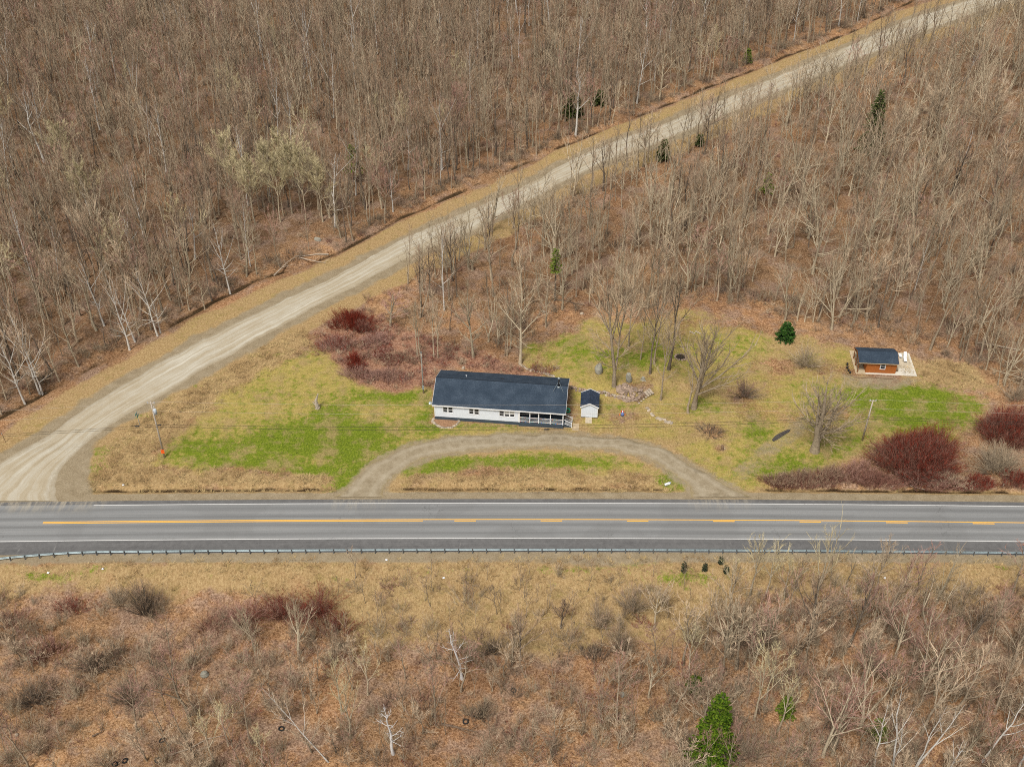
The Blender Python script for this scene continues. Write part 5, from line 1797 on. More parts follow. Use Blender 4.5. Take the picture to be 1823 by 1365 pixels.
for i, (a, b_, H, bk, tk, lab) in enumerate([(1441, 1140, 13, B_DARK, T_BROWN, 'dark thick-trunked bare tree below the guardrail'), (1510, 1150, 13, B_DARK, T_PINK, 'dark leaning bare tree rising over the guardrail'), (1561, 1146, 12, B_GREY, T_BROWN, 'grey leaning bare tree east of dark leaning one'), (1594, 1176, 12, B_PALE, T_PINK, 'pale forked bare tree in southeast scrub'), (1640, 1230, 14, B_PALE, T_PINK, 'large pinkish bare tree in southeast scrub'), (1640, 1308, 15, B_GREY, T_TAN, 'tall leaning tan bare tree in southeast scrub'), (1713, 1157, 11, B_DARK, T_BROWN, 'dark bare tree near the east end of guardrail'), (1796, 1194, 12, B_GREY, T_TAN, 'grey bare tree near the eastern frame in scrub'), (1465, 1346, 15, B_PALE, T_PINK, 'big pinkish spreading tree near bottom right of the conifer'), (1482, 1342, 13, B_PALE, T_PINK, 'forked partner of the big pinkish spreading tree'),
                                               (926, 1175, 9, B_DARK, T_BROWN, 'lone dark slim tree in middle of the dry grass'), (998, 1118, 6, B_DARK, T_BROWN, 'slim dark bare sapling tree in the dry grass'), (1165, 1116, 8, B_PALE, T_TAN, 'slim pale tree beside the round brown thickets'), (532, 1165, 10, B_PALE, T_GREY, 'pale many-limbed bare tree in front of red thicket'), (452, 1152, 8, B_PALE, T_GREY, 'pale bare tree with one long low limb by red thicket'), (1155, 1240, 8, B_PALE, T_GREY, 'pale bushy bare tree in the central scrub'), (1700, 1275, 13, B_GREY, T_TAN, 'tan leaning tree left of the leaning white birch'), (1770, 1270, 12, B_GREY, T_TAN, 'tan bare tree behind the leaning white birch'), (1580, 1265, 11, B_GREY, T_PINK, 'pink-brown bare tree above the bottom edge birches'), (1530, 1230, 9, B_GREY, T_PINK, 'short pinkish bare tree in the leafy scrub')]):
    sp('scrub_tree', lab, a, b_, bk, tk, group='bare trees south of the highway', seed=1070 + i, H=H, r0=.07 + H * .009, cb=.24, n1=13, ang=32, n2=7, n3=8, tw=.028, fork=1 if i in (3, 4, 8, 13) else 0, lean=(.1, .03) if i in (1, 2, 5, 6, 16) else (0, 0))


# ------------------------------------------------------------------ evergreens
def ever(name, label, px, py, mat, **kw):
    W, T = conifer_mesh(**kw)
    t = thing(name, label, 'evergreen', at(px, py))
    W.build('trunk', B_DARK, t)
    T.build('crown', mat, t)
    PLACED.append(tuple(t.location[:2]))
    return t


ever('evergreen_tree', 'tall pointed green conifer, the only large one in southern scrub', 1266, 1352, N_CEDAR, seed=1, H=12.5, Rb=3.1, tiers=17, per=10, droop=.35, dens=40, leaf=.5, power=.8)
ever('evergreen_shrub', 'small round evergreen in scrub north of the tall conifer', 1236, 1222, N_CEDAR, seed=3, H=1.8, Rb=1.0, tiers=9, per=8, droop=.1, dens=26, leaf=.3, power=.5)
ever('spruce', 'small dense round spruce on the upper back lawn', 1398, 602, N_SPRUCE, seed=4, H=3.4, Rb=1.75, tiers=11, per=14, droop=.22, dens=34, leaf=.34, power=.62)
ever('hemlock', 'tall narrow dark hemlock among bare trees in eastern wood', 1548, 272, N_DARK, seed=5, H=15, Rb=3.0, tiers=26, per=8, droop=.3, dens=34, leaf=.5, power=.7)
ever('evergreen_shrub', 'dark bushy evergreen at the north wood edge above road', 1020, 205, N_DARK, seed=6, H=5.5, Rb=2.6, tiers=14, per=9, droop=.15, dens=40, leaf=.5, power=.5)
ever('pine_sapling', 'small green pine at the wood edge by upper gravel road', 1330, 112, N_PINE, seed=7, H=4, Rb=1.3, tiers=10, per=7, dens=30, leaf=.45)
ever('pine_sapling', 'yellow-green pine sapling in the wood near grey-pink tree', 631, 325, N_PINE, seed=8, H=9, Rb=2.2, tiers=14, per=8, dens=34, leaf=.5, cb=.35)
ever('pine_sapling', 'thin pine with green top among trees behind back lawn', 988, 535, N_PINE, seed=9, H=11, Rb=1.7, tiers=10, per=7, dens=24, leaf=.5, cb=.6)
ever('pine_sapling', 'dark green pine under bare trees in upper eastern wood', 1180, 285, N_DARK, seed=10, H=5, Rb=1.6, tiers=14, per=7, dens=28, leaf=.55, cb=.2)
ever('evergreen_shrub', 'olive evergreen bush at wood edge east of the dark bushy one', 1065, 185, N_DARK, seed=11, H=3.5, Rb=2.4, tiers=9, per=8, dens=32, leaf=.5, power=.5)
ever('pine_sapling', 'small green pine near the east side of tall conifer', 1398, 1270, N_PINE, seed=12, H=3.5, Rb=1.2, tiers=9, per=7, dens=22, leaf=.4)
ever('pine_sapling', 'low yellow-green pine below the big pinkish tree', 1560, 1308, N_PINE, seed=13, H=3.0, Rb=1.5, tiers=8, per=7, dens=22, leaf=.4)
ever('pine_sapling', 'green pine sapling low in the eastern wood', 1365, 345, N_PINE, seed=14, H=5, Rb=1.4, tiers=9, per=6, dens=20, leaf=.45, cb=.2)
ever('pine_sapling', 'green pine tuft near the bottom of the northern wood', 1245, 320 - 60, N_DARK, seed=15, H=3, Rb=1.1, tiers=9, per=6, dens=22, leaf=.45, cb=.2)
for i, (a, b_, H, lab) in enumerate([(1217, 1018, 2.7, 'dark narrow juniper westmost of four below the guardrail'), (1254, 1016, 2.0, 'dark squat juniper second of four below the guardrail'), (1283, 1004, 1.9, 'dark juniper third of four nearest the guardrail'), (1292, 1020, 2.0, 'dark juniper eastmost of four mixed with pale twigs')]):
    ever('juniper', lab, a, b_, needle('juniper_needles', (.02, .026, .015), (.085, .095, .05)), seed=30 + i, H=H * .7, Rb=.18, tiers=7, per=4, droop=-.7, dens=9, leaf=.24, power=.5)['group'] = 'dark junipers below the guardrail'

# ------------------------------------------------------------------ shrubs and thickets


def shrub(name, label, px, py, mats, lift=0, group=None, cat='shrub', **kw):
    W, T = shrub_mesh(**kw)
    t = thing(name, label, cat, at(px, py), 0, group)
    W.build('stems', mats[0], t)['kind'] = 'stuff'
    T.build('crown', mats[1], t)
    PLACED.append(tuple(t.location[:2]))
    return t


shrub('red_thicket', 'huge domed dark red shrub beside the highway ditch', 1630, 828, (T_MAR, T_RED), seed=1, Rx=7.4, Ry=7.0, Hh=6.2, nst=1700, ntw=13, lob=.6, hv=.5, tipshare=.6, tw=.036, r=.024, rootspread=.7)
shrub('red_thicket', 'dark red shrub mass at the eastern edge above grey bush', 1790, 775, (T_MAR, T_RED), seed=2, Rx=6.0, Ry=5.4, Hh=4.8, nst=900, lob=.8, hv=.5, tipshare=.6, ntw=13, tw=.036, r=.024, rootspread=.7)
shrub('red_thicket', 'brownish-pink skirt of shrubs before the huge red dome', 1645, 862, (T_MAR, T_PINK), seed=5, Rx=6.0, Ry=2.4, Hh=2.8, nst=480, ntw=11, tw=.032, r=.022, rootspread=.7)
shrub('grey_thicket', 'grey tangled bush between the red shrubs at eastern edge', 1775, 838, (B_GREY, T_GREY), seed=3, Rx=5.0, Ry=4.2, Hh=5.4, nst=320, ntw=13, tw=.03, r=.026, rootspread=.3)
shrub('grey_thicket', 'grey-mauve bush behind the eastern red shrub mass', 1808, 712, (B_GREY, T_BROWN), seed=4, Rx=3, Ry=2.6, Hh=3.6, nst=110, ntw=12, tw=.03, r=.026, rootspread=.3)
for i, (a, b_, rx, ry, h, mt, lab) in enumerate([(1385, 866, 2.6, 1.5, 1.9, (T_MAR, T_BROWN), 'low brown bramble at the west end of ditch hedge'), (1425, 862, 3.0, 1.8, 2.0, (T_MAR, T_BROWN), 'low brown bramble second along the ditch hedge'), (1470, 857, 3.2, 2.0, 2.2, (T_MAR, T_BROWN), 'low tan bramble third along the ditch hedge'), (1520, 850, 3.4, 2.4, 2.6, (T_MAR, T_PINK), 'pinkish bramble joining the ditch hedge to red shrub'), (1560, 862, 3.2, 1.6, 2.2, (T_MAR, T_MAR), 'maroon bramble in front of the huge red shrub'), (1690, 866, 3.4, 1.5, 1.9, (T_MAR, T_TAN), 'tan bramble at the foot of red shrub east side'), (1740, 866, 3.0, 1.5, 1.6, (T_MAR, T_RED), 'reddish bramble in the ditch below the grey bush'), (1812, 862, 3.0, 1.8, 2.0, (T_MAR, T_RED), 'reddish bramble at the eastern edge by the highway')]):
    shrub('bramble', lab, a, b_, mt, group='bramble hedge along the eastern ditch', seed=40 + i, Rx=rx * 1.1, Ry=ry * 1.15, Hh=h * 1.25, nst=300, ntw=12, tw=.03, r=.018, rootspread=.75)
for i, (a, b_, rx, ry, h, mt, lab) in enumerate([(628, 580, 3.4, 2.8, 2.8, (T_RED, T_RED), 'dark red shrub nearest the gravel road verge'), (648, 588, 1.6, 1.4, 1.8, (T_MAR, T_MAR), 'brown-red shrub beside the roadside red one'), (595, 618, 3.4, 1.9, 1.8, (T_PINK, T_RED), 'low red shrub at the west tip of brambles'), (632, 650, 1.4, 2.2, 1.7, (T_RED, T_RED), 'small bright red shrub inside the bramble patch'), (682, 638, 1.8, 1.3, 1.3, (T_PINK, T_RED), 'reddish shrub east inside the bramble patch'), (640, 668, 3.2, 1.6, 1.1, (T_PINK, T_PINK), 'low pinkish bramble at the lawn side of patch'), (690, 672, 3.2, 1.7, 1.1, (T_PINK, T_PINK), 'low pink-brown bramble behind the lawn near pole'), (720, 640, 3, 2, 1.3, (T_MAR, T_BROWN), 'brown bramble near the thin paired stems'), (670, 610, 3, 2, 1.4, (T_PINK, T_PINK), 'pink-brown bramble below the spreading apple tree')]):
    shrub('bramble_bush', lab, a, b_, mt, group='bramble patch west of the house', seed=60 + i, Rx=rx * 1.35, Ry=ry * 1.35, Hh=h * 1.15, tipshare=.75, nst=int(60 + 46 * rx * ry), ntw=11, tw=.03, r=.017, rootspread=.75)
for i, (a, b_, rx, ry, h, mt, lab) in enumerate([(262, 1092, 2.9, 2.4, 5.2, (B_DARK, T_BROWN), 'tall grey-brown bush south of guardrail, darkest of the west'), (215, 1075, 1.8, 1.6, 2.6, (B_GREY, T_GREY), 'grey-green bush west of the tall dark one'), (505, 1100, 4.2, 2.4, 3.4, (T_MAR, T_RED), 'red-topped thicket east of the tall dark bush'), (440, 1108, 3.6, 2.2, 3.4, (T_MAR, T_PINK), 'pinkish thicket adjoining the red-topped one'), (565, 1092, 4.0, 2.4, 3.8, (T_MAR, T_RED), 'reddish thicket under the pale many-limbed tree'), (600, 1120, 2.6, 2, 2.2, (T_MAR, T_RED), 'dark red thicket at the dry grass edge'), (375, 1120, 2.6, 2, 2.2, (T_MAR, T_BROWN), 'brown thicket between dark bush and red ones'),
                                              (130, 1085, 2.2, 1.4, 1.6, (T_MAR, T_RED), 'small red-brown thicket on western verge'), (90, 1165, 3, 2.2, 2.0, (T_MAR, T_PINK), 'red-brown thicket in the western scrub'), (20, 1110, 2.6, 1.8, 1.8, (T_MAR, T_PINK), 'red-brown thicket at the western edge'), (170, 1190, 3.2, 2.4, 2.6, (B_DARK, T_BROWN), 'grey-brown thicket in western scrub'), (60, 1250, 3.2, 2.4, 2.8, (B_DARK, T_BROWN), 'grey thicket near the southwest corner'), (230, 1250, 2.6, 2, 2.6, (B_DARK, T_BROWN), 'brown thicket south of the tall dark bush'),
                                              (1067, 1115, 2.0, 1.7, 3.9, (B_GREY, T_BROWN), 'round grey-brown shrub tree westmost of the central trio'), (1126, 1087, 2.1, 1.8, 3.6, (B_GREY, T_BROWN), 'round brown shrub tree northmost of the central trio'), (1108, 1158, 2.3, 1.9, 3.6, (B_GREY, T_BROWN), 'round shrub tree southmost of the central trio'), (1060, 1170, 1.8, 1.5, 2.4, (B_DARK, T_BROWN), 'low brown shrub beside the central trio'), (874, 1162, 1.9, 1.6, 3.0, (B_DARK, T_BROWN), 'fuzzy brown shrub right of the bleached dead tree'), (857, 1275, 1.8, 1.5, 2.6, (B_DARK, T_GREY), 'mossy tangled shrub over dark log in scrub'),
                                              (1434, 652, 2.4, 2.0, 3.6, (B_GREY, T_GREY), 'silvery grey bush on lawn west of the cabin'), (1325, 706, 2.4, 1.8, 2.6, (B_DARK, T_PINK), 'pinkish brush bush over dark roots on east lawn'), (1265, 770, 2.2, 1.5, .9, (B_DARK, T_BROWN), 'low leafy brown brush near the drive on lawn'), (1560, 1195, 2.8, 2.2, 2.4, (B_GREY, T_BROWN), 'brown thicket in the southeast scrub'), (1330, 1345, 2.6, 2.2, 3.4, (B_GREY, T_PINK), 'pinkish thicket beside the tall conifer')]):
    shrub('thicket', lab, a, b_, mt, group='separate thickets and bushes', seed=80 + i, Rx=rx * 1.45, Ry=ry * 1.45, Hh=h * 1.25, nst=int(50 + 16 * rx * ry), ntw=13, tw=.027, r=.02, rootspread=.16 if h > 2.5 else .6)

# ================================================================== WOODLAND FILL
rng = np.random.default_rng(11)
NB = gw([(0, 742), (150, 658), (300, 578), (450, 500), (600, 446), (715, 382), (798, 345), (897, 300), (1038, 243), (1200, 176), (1405, 92), (1507, 55), (1610, 2)])
NPOLY = [(-190, 10)] + [(NB[0][0] - 45, NB[0][1] - 22)] + NB + [(150, 262), (-215, 262)]
NE = gw([(640, 535), (760, 470), (850, 420), (1000, 350), (1200, 260), (1380, 185), (1520, 126), (1660, 66), (1823, -2)]) + [(190, 200), (190, 40), (95, 36)] + gw([(1823, 705), (1780, 690), (1740, 655), (1640, 618), (1530, 588), (1460, 590), (1400, 578), (1330, 545), (1220, 530), (1140, 556), (1040, 548), (960, 592), (930, 640), (840, 640), (760, 610)])
NEB = gw([(840, 600), (960, 545), (1040, 510), (1140, 520), (1220, 495), (1330, 505), (1460, 545), (1560, 560), (1680, 590), (1760, 620), (1823, 660), (1823, 700), (1780, 690), (1740, 655), (1640, 618), (1530, 592), (1460, 592), (1400, 580), (1330, 547), (1220, 533), (1140, 556), (1040, 548), (960, 592), (900, 635)])
SO = gw([(-30, 1120), (330, 1150), (600, 1180), (900, 1160), (1030, 1200), (1200, 1180), (1260, 1070), (1400, 1040), (1823, 1050), (1900, 1060)]) + [(66, -62), (-66, -62)]
SE = gw([(1180, 1365), (1180, 1200), (1280, 1075), (1420, 1040), (1900, 1045), (1860, 1365)]) + [(55, -58), (18, -58)]


def scatter(poly, dens, mind, seed):
    r = np.random.default_rng(seed)
    P = np.array(poly)
    lo, hi = P.min(0), P.max(0)
    n = int((hi[0] - lo[0]) * (hi[1] - lo[1]) * dens * 1.6)
    pts = r.random((n, 2)) * (hi - lo) + lo
    pts = pts[inside(pts[:, 0], pts[:, 1], poly)]
    # thin by a cell grid so that no two stand closer than about mind
    seen, keep = {}, []
    for i, (x, y) in enumerate(pts):
        c = (int(x // mind), int(y // mind))
        if c in seen:
            continue
        seen[c] = 1
        keep.append(i)
    pts = pts[keep]
    k = int(abs(poly_area(poly)) * dens)
    return pts[:k]


def poly_area(p):
    return sum(a[0] * b[1] - b[0] * a[1] for a, b in zip(p, p[1:] + p[:1])) / 2


def in_frame(x, y, mx=60, my=60):
    u, v = proj(x, y, 4.0)
    return (u > -mx) & (u < IW + mx) & (v > -my) & (v < IH + my)


ASPGAP = gw([(440, 455), (470, 385), (560, 385), (610, 440)])
FILL = []          # x, y, key, H, zone


def fill(poly, dens, mind, seed, zone, table, hmul=1.0, keep=None):
    pts = scatter(poly, dens, mind, seed)
    ok = in_frame(pts[:, 0], pts[:, 1], 260, 200)
    pts = pts[ok]
    if keep is not None:
        pts = pts[keep(pts[:, 0], pts[:, 1])]
    r = random.Random(seed)
    keys = [k for k, w in table]
    wts = [w for k, w in table]
    for x, y in pts:
        if any((x - a) ** 2 + (y - b) ** 2 < 1.2 for a, b in PLACED):
            continue
        if zone == 'north' and inside([x], [y], ASPGAP)[0]:
            continue
        if zone == 'east' and x < 6 and y < 78 and r.random() < .5:
            continue
        # species come in drifts
        d = vn([x], [y], 22, seed)[0]
        ww = [w * (2.2 if (i * .17 + .1 < d < i * .17 + .35) else 1) for i, w in enumerate(wts)]
        key = r.choices(keys, ww)[0]
        H = SPEC[key][0][2] * r.uniform(.62, 1.15) * hmul
        FILL.append((float(x), float(y), key, H, zone))


def thin_edge(x, y):
    return vn(x, y, 9, 4) > .18


fill(NPOLY, .135, 1.9, 21, 'north', [('bare', 36), ('bare_pale', 12), ('bare_dark', 10), ('maple', 8), ('birch', 3), ('tan', 5), ('aspen', 1.4), ('sapling', 9), ('fan', 4)], 1.0, thin_edge)
fill(NE, .09, 2.0, 23, 'east', [('bare_pale', 18), ('fan', 20), ('bare', 24), ('bare_dark', 6), ('tan', 8), ('maple', 5), ('birch', 1), ('sapling', 9)], .95, lambda x, y: vn(x, y, 9, 6) > .2)
fill(NEB, .07, 2.2, 31, 'east', [('fan', 5), ('bare_pale', 3), ('bare', 3), ('tan', 1), ('sapling', 4)], .85)
fill(SE, .08, 2.2, 25, 'southeast', [('tan', 5), ('scrub_tree', 8), ('maple', 7), ('sapling', 6), ('fan', 4)], .8)
fill(SO, .09, 1.6, 27, 'south', [('sapling', 12), ('scrub_tree', 6), ('maple', 2)], .95)
GRASSP = gw([(330, 1090), (620, 1030), (1180, 1020), (1250, 1060), (1060, 1190), (640, 1190)])
fill(GRASSP, .09, 1.8, 29, 'grass', [('sapling', 1)], .8)

NORTH_LAB = {'bare': 'brown-twigged bare tree', 'bare_pale': 'pale-barked bare tree', 'bare_dark': 'dark-barked bare tree', 'maple': 'reddish budding maple', 'birch': 'white-barked birch', 'tan': 'tan budding tree', 'aspen': 'pale yellow budding aspen', 'fan': 'wide-spreading pale tree', 'sapling': 'thin bare sapling', 'scrub_tree': 'tan-twigged scrub tree'}
zones = {}
arr = np.array([(f[0], f[1]) for f in FILL])
zs = hgt(arr[:, 0], arr[:, 1])
u0, v0 = proj(arr[:, 0], arr[:, 1], zs)
hh = np.array([f[3] for f in FILL])
u1, v1 = proj(arr[:, 0], arr[:, 1], zs + hh)
size = np.hypot(u0 - u1, v0 - v1)
vis = (u0 > 0) & (u0 < IW) & (v0 < IH + 60) & (v0 > 8) & (v1 < IH - 30)
dn = segdist(arr[:, 0], arr[:, 1], NB)
cnt = {}
order = sorted(range(len(FILL)), key=lambda i: -(size[i] * (1.0 if FILL[i][4] != 'north' else (1.15 if dn[i] < 14 else 1.0))))
stuff_i, ind = [], []
for i in order:
    nm = NAMES[FILL[i][2]]
    lim = {'bare_tree': 290, 'sapling': 220, 'scrub_tree': 150}.get(nm, 120)
    if vis[i] and cnt.get(nm, 0) < lim:
        cnt[nm] = cnt.get(nm, 0) + 1
        ind.append(i)
    else:
        stuff_i.append(i)


def where(i):
    x, y, key, H, zone = FILL[i]
    u, v = u0[i], v0[i]
    if zone == 'north':
        seg = 'junction birches' if u < 200 else 'leaning roadside birch' if u < 380 else 'fallen roadside logs' if u < 640 else 'road opposite the house' if u < 850 else 'road above the shed' if u < 1080 else 'upper gravel road'
        dep = 'at the ditch by' if dn[i] < 7 else 'just inside wood behind' if dn[i] < 22 else 'well inside wood past' if dn[i] < 45 else 'deep in wood beyond'
        return f'{dep} the {seg}'
    if zone == 'east':
        seg = 'behind the house' if u < 1000 else 'behind the back lawn' if u < 1400 else 'behind the cabin' if u < 1660 else 'beside the eastern frame'
        dep = 'low in the wood' if v > 460 else 'midway up the wood' if v > 330 else 'high in the wood'
        return f'{dep} {seg}'
    if zone == 'grass':
        return 'in tall dry grass ' + ('west of the dead tree' if u < 820 else 'east of the dead tree')
    seg = 'below the red-topped thicket' if u < 620 else 'around the bleached dead tree' if u < 1000 else 'near the central shrub trio' if u < 1230 else 'around the tall conifer' if u < 1440 else 'near leaning white birch'
    return ('just below guardrail ' if v < 1130 else 'midway in scrub ' if v < 1245 else 'low in scrub ') + seg


ORD = 'first second third fourth fifth sixth seventh eighth ninth tenth eleventh twelfth thirteenth fourteenth fifteenth sixteenth seventeenth eighteenth nineteenth twentieth twenty-first twenty-second twenty-third twenty-fourth twenty-fifth twenty-sixth twenty-seventh twenty-eighth twenty-ninth thirtieth'.split()
labs = {}
for i in ind:
    x, y, key, H, zone = FILL[i]
    tall = ('tall ' if H > SPEC[key][0][2] * 1.0 else 'short ' if H < SPEC[key][0][2] * .82 else '')
    labs.setdefault(tall + NORTH_LAB[key] + ' ' + where(i), []).append(i)
for lab0, members in labs.items():
    members.sort(key=lambda i: u0[i])
    for rank, i in enumerate(members):
        x, y, key, H, zone = FILL[i]
        r = random.Random(i)
        lab = lab0
        if 1 < len(members) <= 30:
            lab = lab0 + ', ' + ('westmost' if rank == 0 else 'eastmost' if rank == len(members) - 1 else ORD[rank] + ' from west')
        plant(key, r.randrange(12), Vector((x, y, zs[i] - .02)), H, r.random() * 6.28, lab, lab0.replace('tree ', 'trees ', 1), (r.gauss(0, .035), r.gauss(0, .045) + (.0010 * x if zone in ('north', 'east') else 0)), wide=r.uniform(.75, 1.45))


# ------------------------------------------------------------------ stuff: one object each, copies drawn by geometry nodes
def source(name, parts):
    """an unlinked mesh object holding several builders, each with its own material"""
    b = MB()
    mats = []
    for mb, mt in parts:
        if mt not in mats:
            mats.append(mt)
        b.add(mb.v, mb.f, mats.index(mt))
    me = b.mesh(name, mats, False)
    return bpy.data.objects.new(name, me)


def stuff(name, label, pts, srcs, idx, rot, scl, tilt=None):
    n = len(pts)
    me = bpy.data.meshes.new(name)
    me.vertices.add(n)
    me.vertices.foreach_set('co', np.asarray(pts, np.float32).ravel())
    me.attributes.new('pick', 'INT', 'POINT').data.foreach_set('value', np.asarray(idx, np.int32))
    ro = np.zeros((n, 3), np.float32)
    ro[:, 2] = rot
    if tilt is not None:
        ro[:, 0], ro[:, 1] = tilt[:, 0], tilt[:, 1]
    me.attributes.new('turn', 'FLOAT_VECTOR', 'POINT').data.foreach_set('vector', ro.ravel())
    scl = np.asarray(scl, np.float32)
    if scl.ndim == 1:
        scl = np.stack([scl] * 3, 1)
    me.attributes.new('size', 'FLOAT_VECTOR', 'POINT').data.foreach_set('vector', scl.ravel())
    me.update()
    ob = link(name, me)
    tag(ob, label, None, None, 'stuff')
    ng = bpy.data.node_groups.new(name, 'GeometryNodeTree')
    ng.interface.new_socket('Geometry', in_out='INPUT', socket_type='NodeSocketGeometry')
    ng.interface.new_socket('Geometry', in_out='OUTPUT', socket_type='NodeSocketGeometry')
    N, L = ng.nodes, ng.links
    gi, go = N.new('NodeGroupInput'), N.new('NodeGroupOutput')
    iop = N.new('GeometryNodeInstanceOnPoints')
    g2i = N.new('GeometryNodeGeometryToInstance')
    for s_ in reversed(srcs):                       # multi-input sockets list the last link first
        oi = N.new('GeometryNodeObjectInfo')
        oi.inputs['Object'].default_value = s_
        oi.inputs['As Instance'].default_value = False
        L.new(oi.outputs['Geometry'], g2i.inputs[0])

    def at_(nm, ty):
        a = N.new('GeometryNodeInputNamedAttribute')
        a.data_type = ty
        a.inputs['Name'].default_value = nm
        return a.outputs['Attribute']
    L.new(gi.outputs[0], iop.inputs['Points'])
    L.new(g2i.outputs[0], iop.inputs['Instance'])
    iop.inputs['Pick Instance'].default_value = True
    L.new(at_('pick', 'INT'), iop.inputs['Instance Index'])
    L.new(at_('turn', 'FLOAT_VECTOR'), iop.inputs['Rotation'])
    L.new(at_('size', 'FLOAT_VECTOR'), iop.inputs['Scale'])
    L.new(iop.outputs[0], go.inputs[0])
    md = ob.modifiers.new('scatter', 'NODES')
    md.node_group = ng
    return ob


srcs, sidx = [], {}
for key, lst in SPEC.items():
    for j, s_ in enumerate(lst):
        sidx[(key, j)] = len(srcs)
        srcs.append(source('woodland_tree', [(s_[3], s_[5]), (s_[4], s_[6])]))
P_, I_, R_, S_ = [], [], [], []
for i in stuff_i:
    x, y, key, H, zone = FILL[i]
    j = int(rng.integers(len(SPEC[key])))
    P_.append((x, y, zs[i] - .02))
    I_.append(sidx[(key, j)])
    R_.append(rng.random() * 6.28)
    s_ = H / SPEC[key][j][2]
    S_.append((s_ * rng.uniform(.75, 1.4), s_ * rng.uniform(.75, 1.4), s_))
stuff('forest', 'dense leafless wood of slender trees filling the north and east', P_, srcs, I_, np.array(R_), S_, rng.normal(0, .045, (len(P_), 2)) + np.array([(0, .0010 * p[0]) for p in P_]))

# --- undergrowth: knee to head high brush
US = []
for j, (rx, h, n_, mt) in enumerate([(1.3, 1.1, 16, (T_BROWN, T_BROWN)), (1.9, 2.2, 20, (B_DARK, T_BROWN)), (1.3, .9, 18, (T_MAR, T_PINK)), (1.6, 1.8, 18, (B_GREY, T_GREY)), (1.0, .7, 16, (T_TAN, T_TAN)), (2.3, 3.0, 24, (B_DARK, T_BROWN)), (1.5, 3.6, 22, (B_PALE, T_BROWN)), (1.7, 3.0, 22, (B_PALE, T_PINK)), (1.3, 2.6, 20, (B_PALE, T_TAN)), (1.2, 1.1, 20, (T_PINK, T_RED))]):
    W, T = shrub_mesh(300 + j, rx, rx, h, n_, 12, .022, .014, .8, True, .3)
    US.append(source('brush', [(W, mt[0]), (T, mt[1])]))


def spread(poly, dens, seed, cond=None):
    r = np.random.default_rng(seed)
    P = np.array(poly)
    lo, hi = P.min(0), P.max(0)
    n = int((hi[0] - lo[0]) * (hi[1] - lo[1]) * dens)
    pts = r.random((n, 2)) * (hi - lo) + lo
    ok = inside(pts[:, 0], pts[:, 1], poly) & in_frame(pts[:, 0], pts[:, 1], 120, 90)
    pts = pts[ok]
    if cond is not None:
        pts = pts[cond(pts[:, 0], pts[:, 1])]
    return pts


def clump(s, seed, thr):
    return lambda x, y: fbm(x, y, s, seed) > thr


SWEST = gw([(-40, 1060), (330, 1060), (420, 1120), (620, 1120), (640, 1200), (300, 1200), (-40, 1180)])
DBAND = NB + [(a - 2.2, b + 3.4) for a, b in NB[::-1]]
PW, PS = [.24, .2, .10, .2, .14, .06, .03, .03, 0, 0], [.14, .05, .11, .14, .14, .02, .14, .15, .10, .015]
r = np.random.default_rng(5)
LAYERS = [(spread(NPOLY, .10, 41, clump(9, 2, .40)), PW), (spread(NE, .12, 43, clump(8, 7, .40)), PW), (spread(SO, .36, 45, clump(6, 12, .36)), PS), (spread(SE, .17, 46), PS), (spread(NEB, .3, 47), PW), (spread(BROWN, .9, 48), [.22, 0, .34, 0, .22, 0, 0, 0, 0, .22]), (spread(DBAND, .55, 49, clump(6, 3, .36)), PW),
          (spread(SWEST, .26, 50, clump(5, 13, .38)), PS), (spread(GRASSP, .16, 51), PS)]
A = np.concatenate([l[0] for l in LAYERS])
ub = np.concatenate([r.choice(10, len(l[0]), p=np.array(l[1]) / sum(l[1])) for l in LAYERS])
n = len(A)
stuff('undergrowth', 'low leafless brush and brambles under the bare trees', np.column_stack([A, hgt(A[:, 0], A[:, 1])]), US, ub, r.random(n) * 6.28, r.uniform(.5, 1.25, n) * np.where(A[:, 1] < -8, r.uniform(.8, 1.35, n), 1.0))

# --- grass
GM_DRY = plain('dry_grass_blades', (.50, .36, .17), .9, .3, .7, rand=.3)
GM_DRY2 = plain('brown_grass_blades', (.34, .22, .10), .9, .3, .7, rand=.3)
GM_GRN = plain('green_grass_blades', (.18, .225, .03), .8, .35, .9, rand=.3)
GM_OLV = plain('olive_grass_blades', (.38, .295, .11), .85, .3, .9, rand=.3)


def tuft(seed, n, h, rad, w, lean):
    rg = random.Random(seed)
    b = MB()
    for k in range(n):
        a, u = rg.random() * 6.28, rad * math.sqrt(rg.random())
        o = Vector((u * math.cos(a), u * math.sin(a), -.02))
        a2 = a + rg.uniform(-1, 1)
        e = o + Vector((math.cos(a2) * lean * h, math.sin(a2) * lean * h, h * rg.uniform(.5, 1.1)))
        s_ = Vector((-math.sin(a2), math.cos(a2), 0)) * w * .5
        b.tri(o - s_, o + s_, e)
    return b


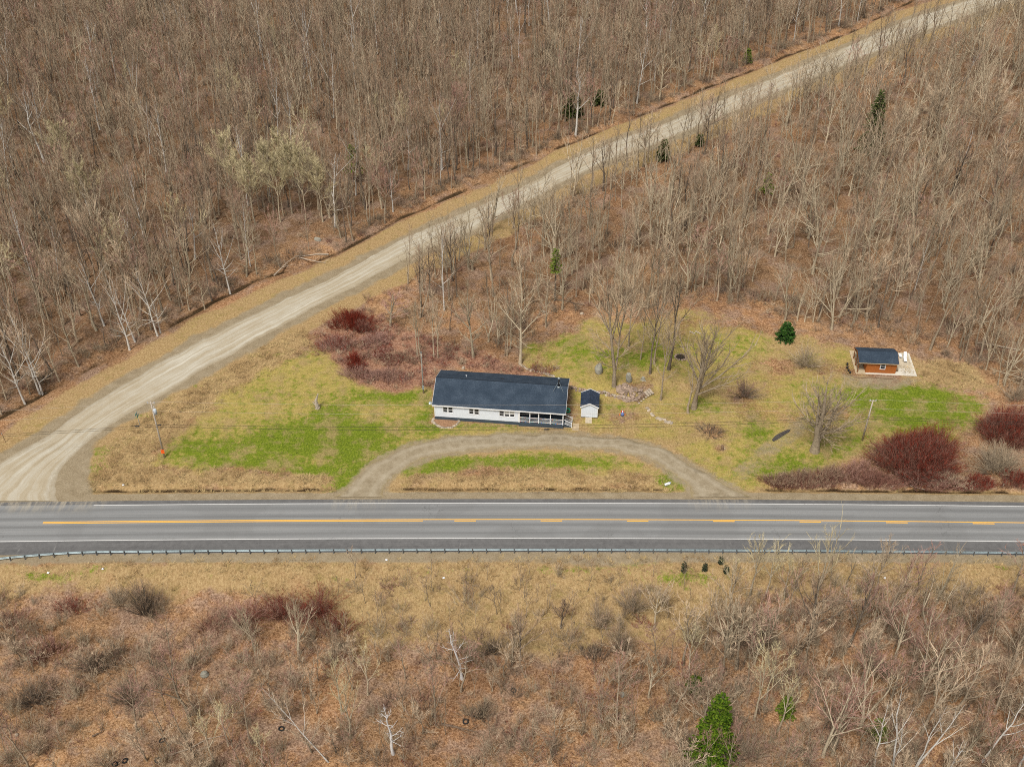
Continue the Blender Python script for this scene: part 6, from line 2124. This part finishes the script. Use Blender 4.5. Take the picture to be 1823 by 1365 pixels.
GS = [source('tuft', [(tuft(1, 22, .5, .28, .035, 1.1), GM_DRY)]), source('tuft', [(tuft(2, 20, .6, .3, .035, 1.3), GM_DRY2)]), source('tuft', [(tuft(3, 22, .2, .26, .03, .9), GM_GRN)]), source('tuft', [(tuft(4, 22, .2, .28, .03, 1.0), GM_OLV)])]
G = []
for k, p in enumerate(STRAW):
    dn_ = (2.6, 2.6, 2.0, 1.1)[k]
    q_ = spread(p, dn_, 60 + k, lambda x, y: (np.abs(y - yc(x)) > 5.7))
    q_ = q_[(sdist(q_[:, 0], q_[:, 1], GRN + GRS[::-1]) > 2.2) & (sdist(q_[:, 0], q_[:, 1], DWO + DWI[::-1]) > .5)]
    G.append((q_, np.where(fbm(q_[:, 0], q_[:, 1], 3, 9) > .47, 0, 1), .85))
for k, p in enumerate(LAWN):
    q_ = spread(p, 2.2, 70 + k, None)
    bad = (sdist(q_[:, 0], q_[:, 1], DWO + DWI[::-1]) < .3)
    hx, hy = q_[:, 0] - hloc.x, q_[:, 1] - hloc.y
    c_, s_ = math.cos(-hrot), math.sin(-hrot)
    lx, ly = hx * c_ - hy * s_, hx * s_ + hy * c_
    bad |= (lx > -.3) & (lx < HL + 2.6) & (ly > -.6) & (ly < HD + .3)
    bad |= (q_[:, 0] > 10.3) & (q_[:, 0] < 14.2) & (q_[:, 1] > 21.3) & (q_[:, 1] < 26.8)
    bad |= (q_[:, 0] > 56) & (q_[:, 0] < 68) & (q_[:, 1] > 33) & (q_[:, 1] < 41.5)
    q_ = q_[~bad]
    gsel = np.zeros(len(q_))
    for (cx, cy, rx, ry, st) in GREEN:
        c = at(cx, cy)
        e, f = at(cx + rx, cy), at(cx, cy - ry)
        gsel += st * np.exp(-((q_[:, 0] - c.x) / abs(e.x - c.x)) ** 2 - ((q_[:, 1] - c.y) / abs(f.y - c.y)) ** 2)
    gsel += (fbm(q_[:, 0], q_[:, 1], 2, 17) - .5) * 1.4
    G.append((q_, np.where(gsel > .33, 2, 3), .8))
q_ = np.concatenate([g[0] for g in G])
ix = np.concatenate([g[1] for g in G])
sc_ = np.concatenate([np.full(len(g[0]), g[2]) for g in G]) * r.uniform(.5, 1.2, len(q_))
stuff('grass', 'dry straw-coloured and green grass of lawn and verges', np.column_stack([q_, hgt(q_[:, 0], q_[:, 1])]), GS, ix, r.random(len(q_)) * 6.28, sc_)
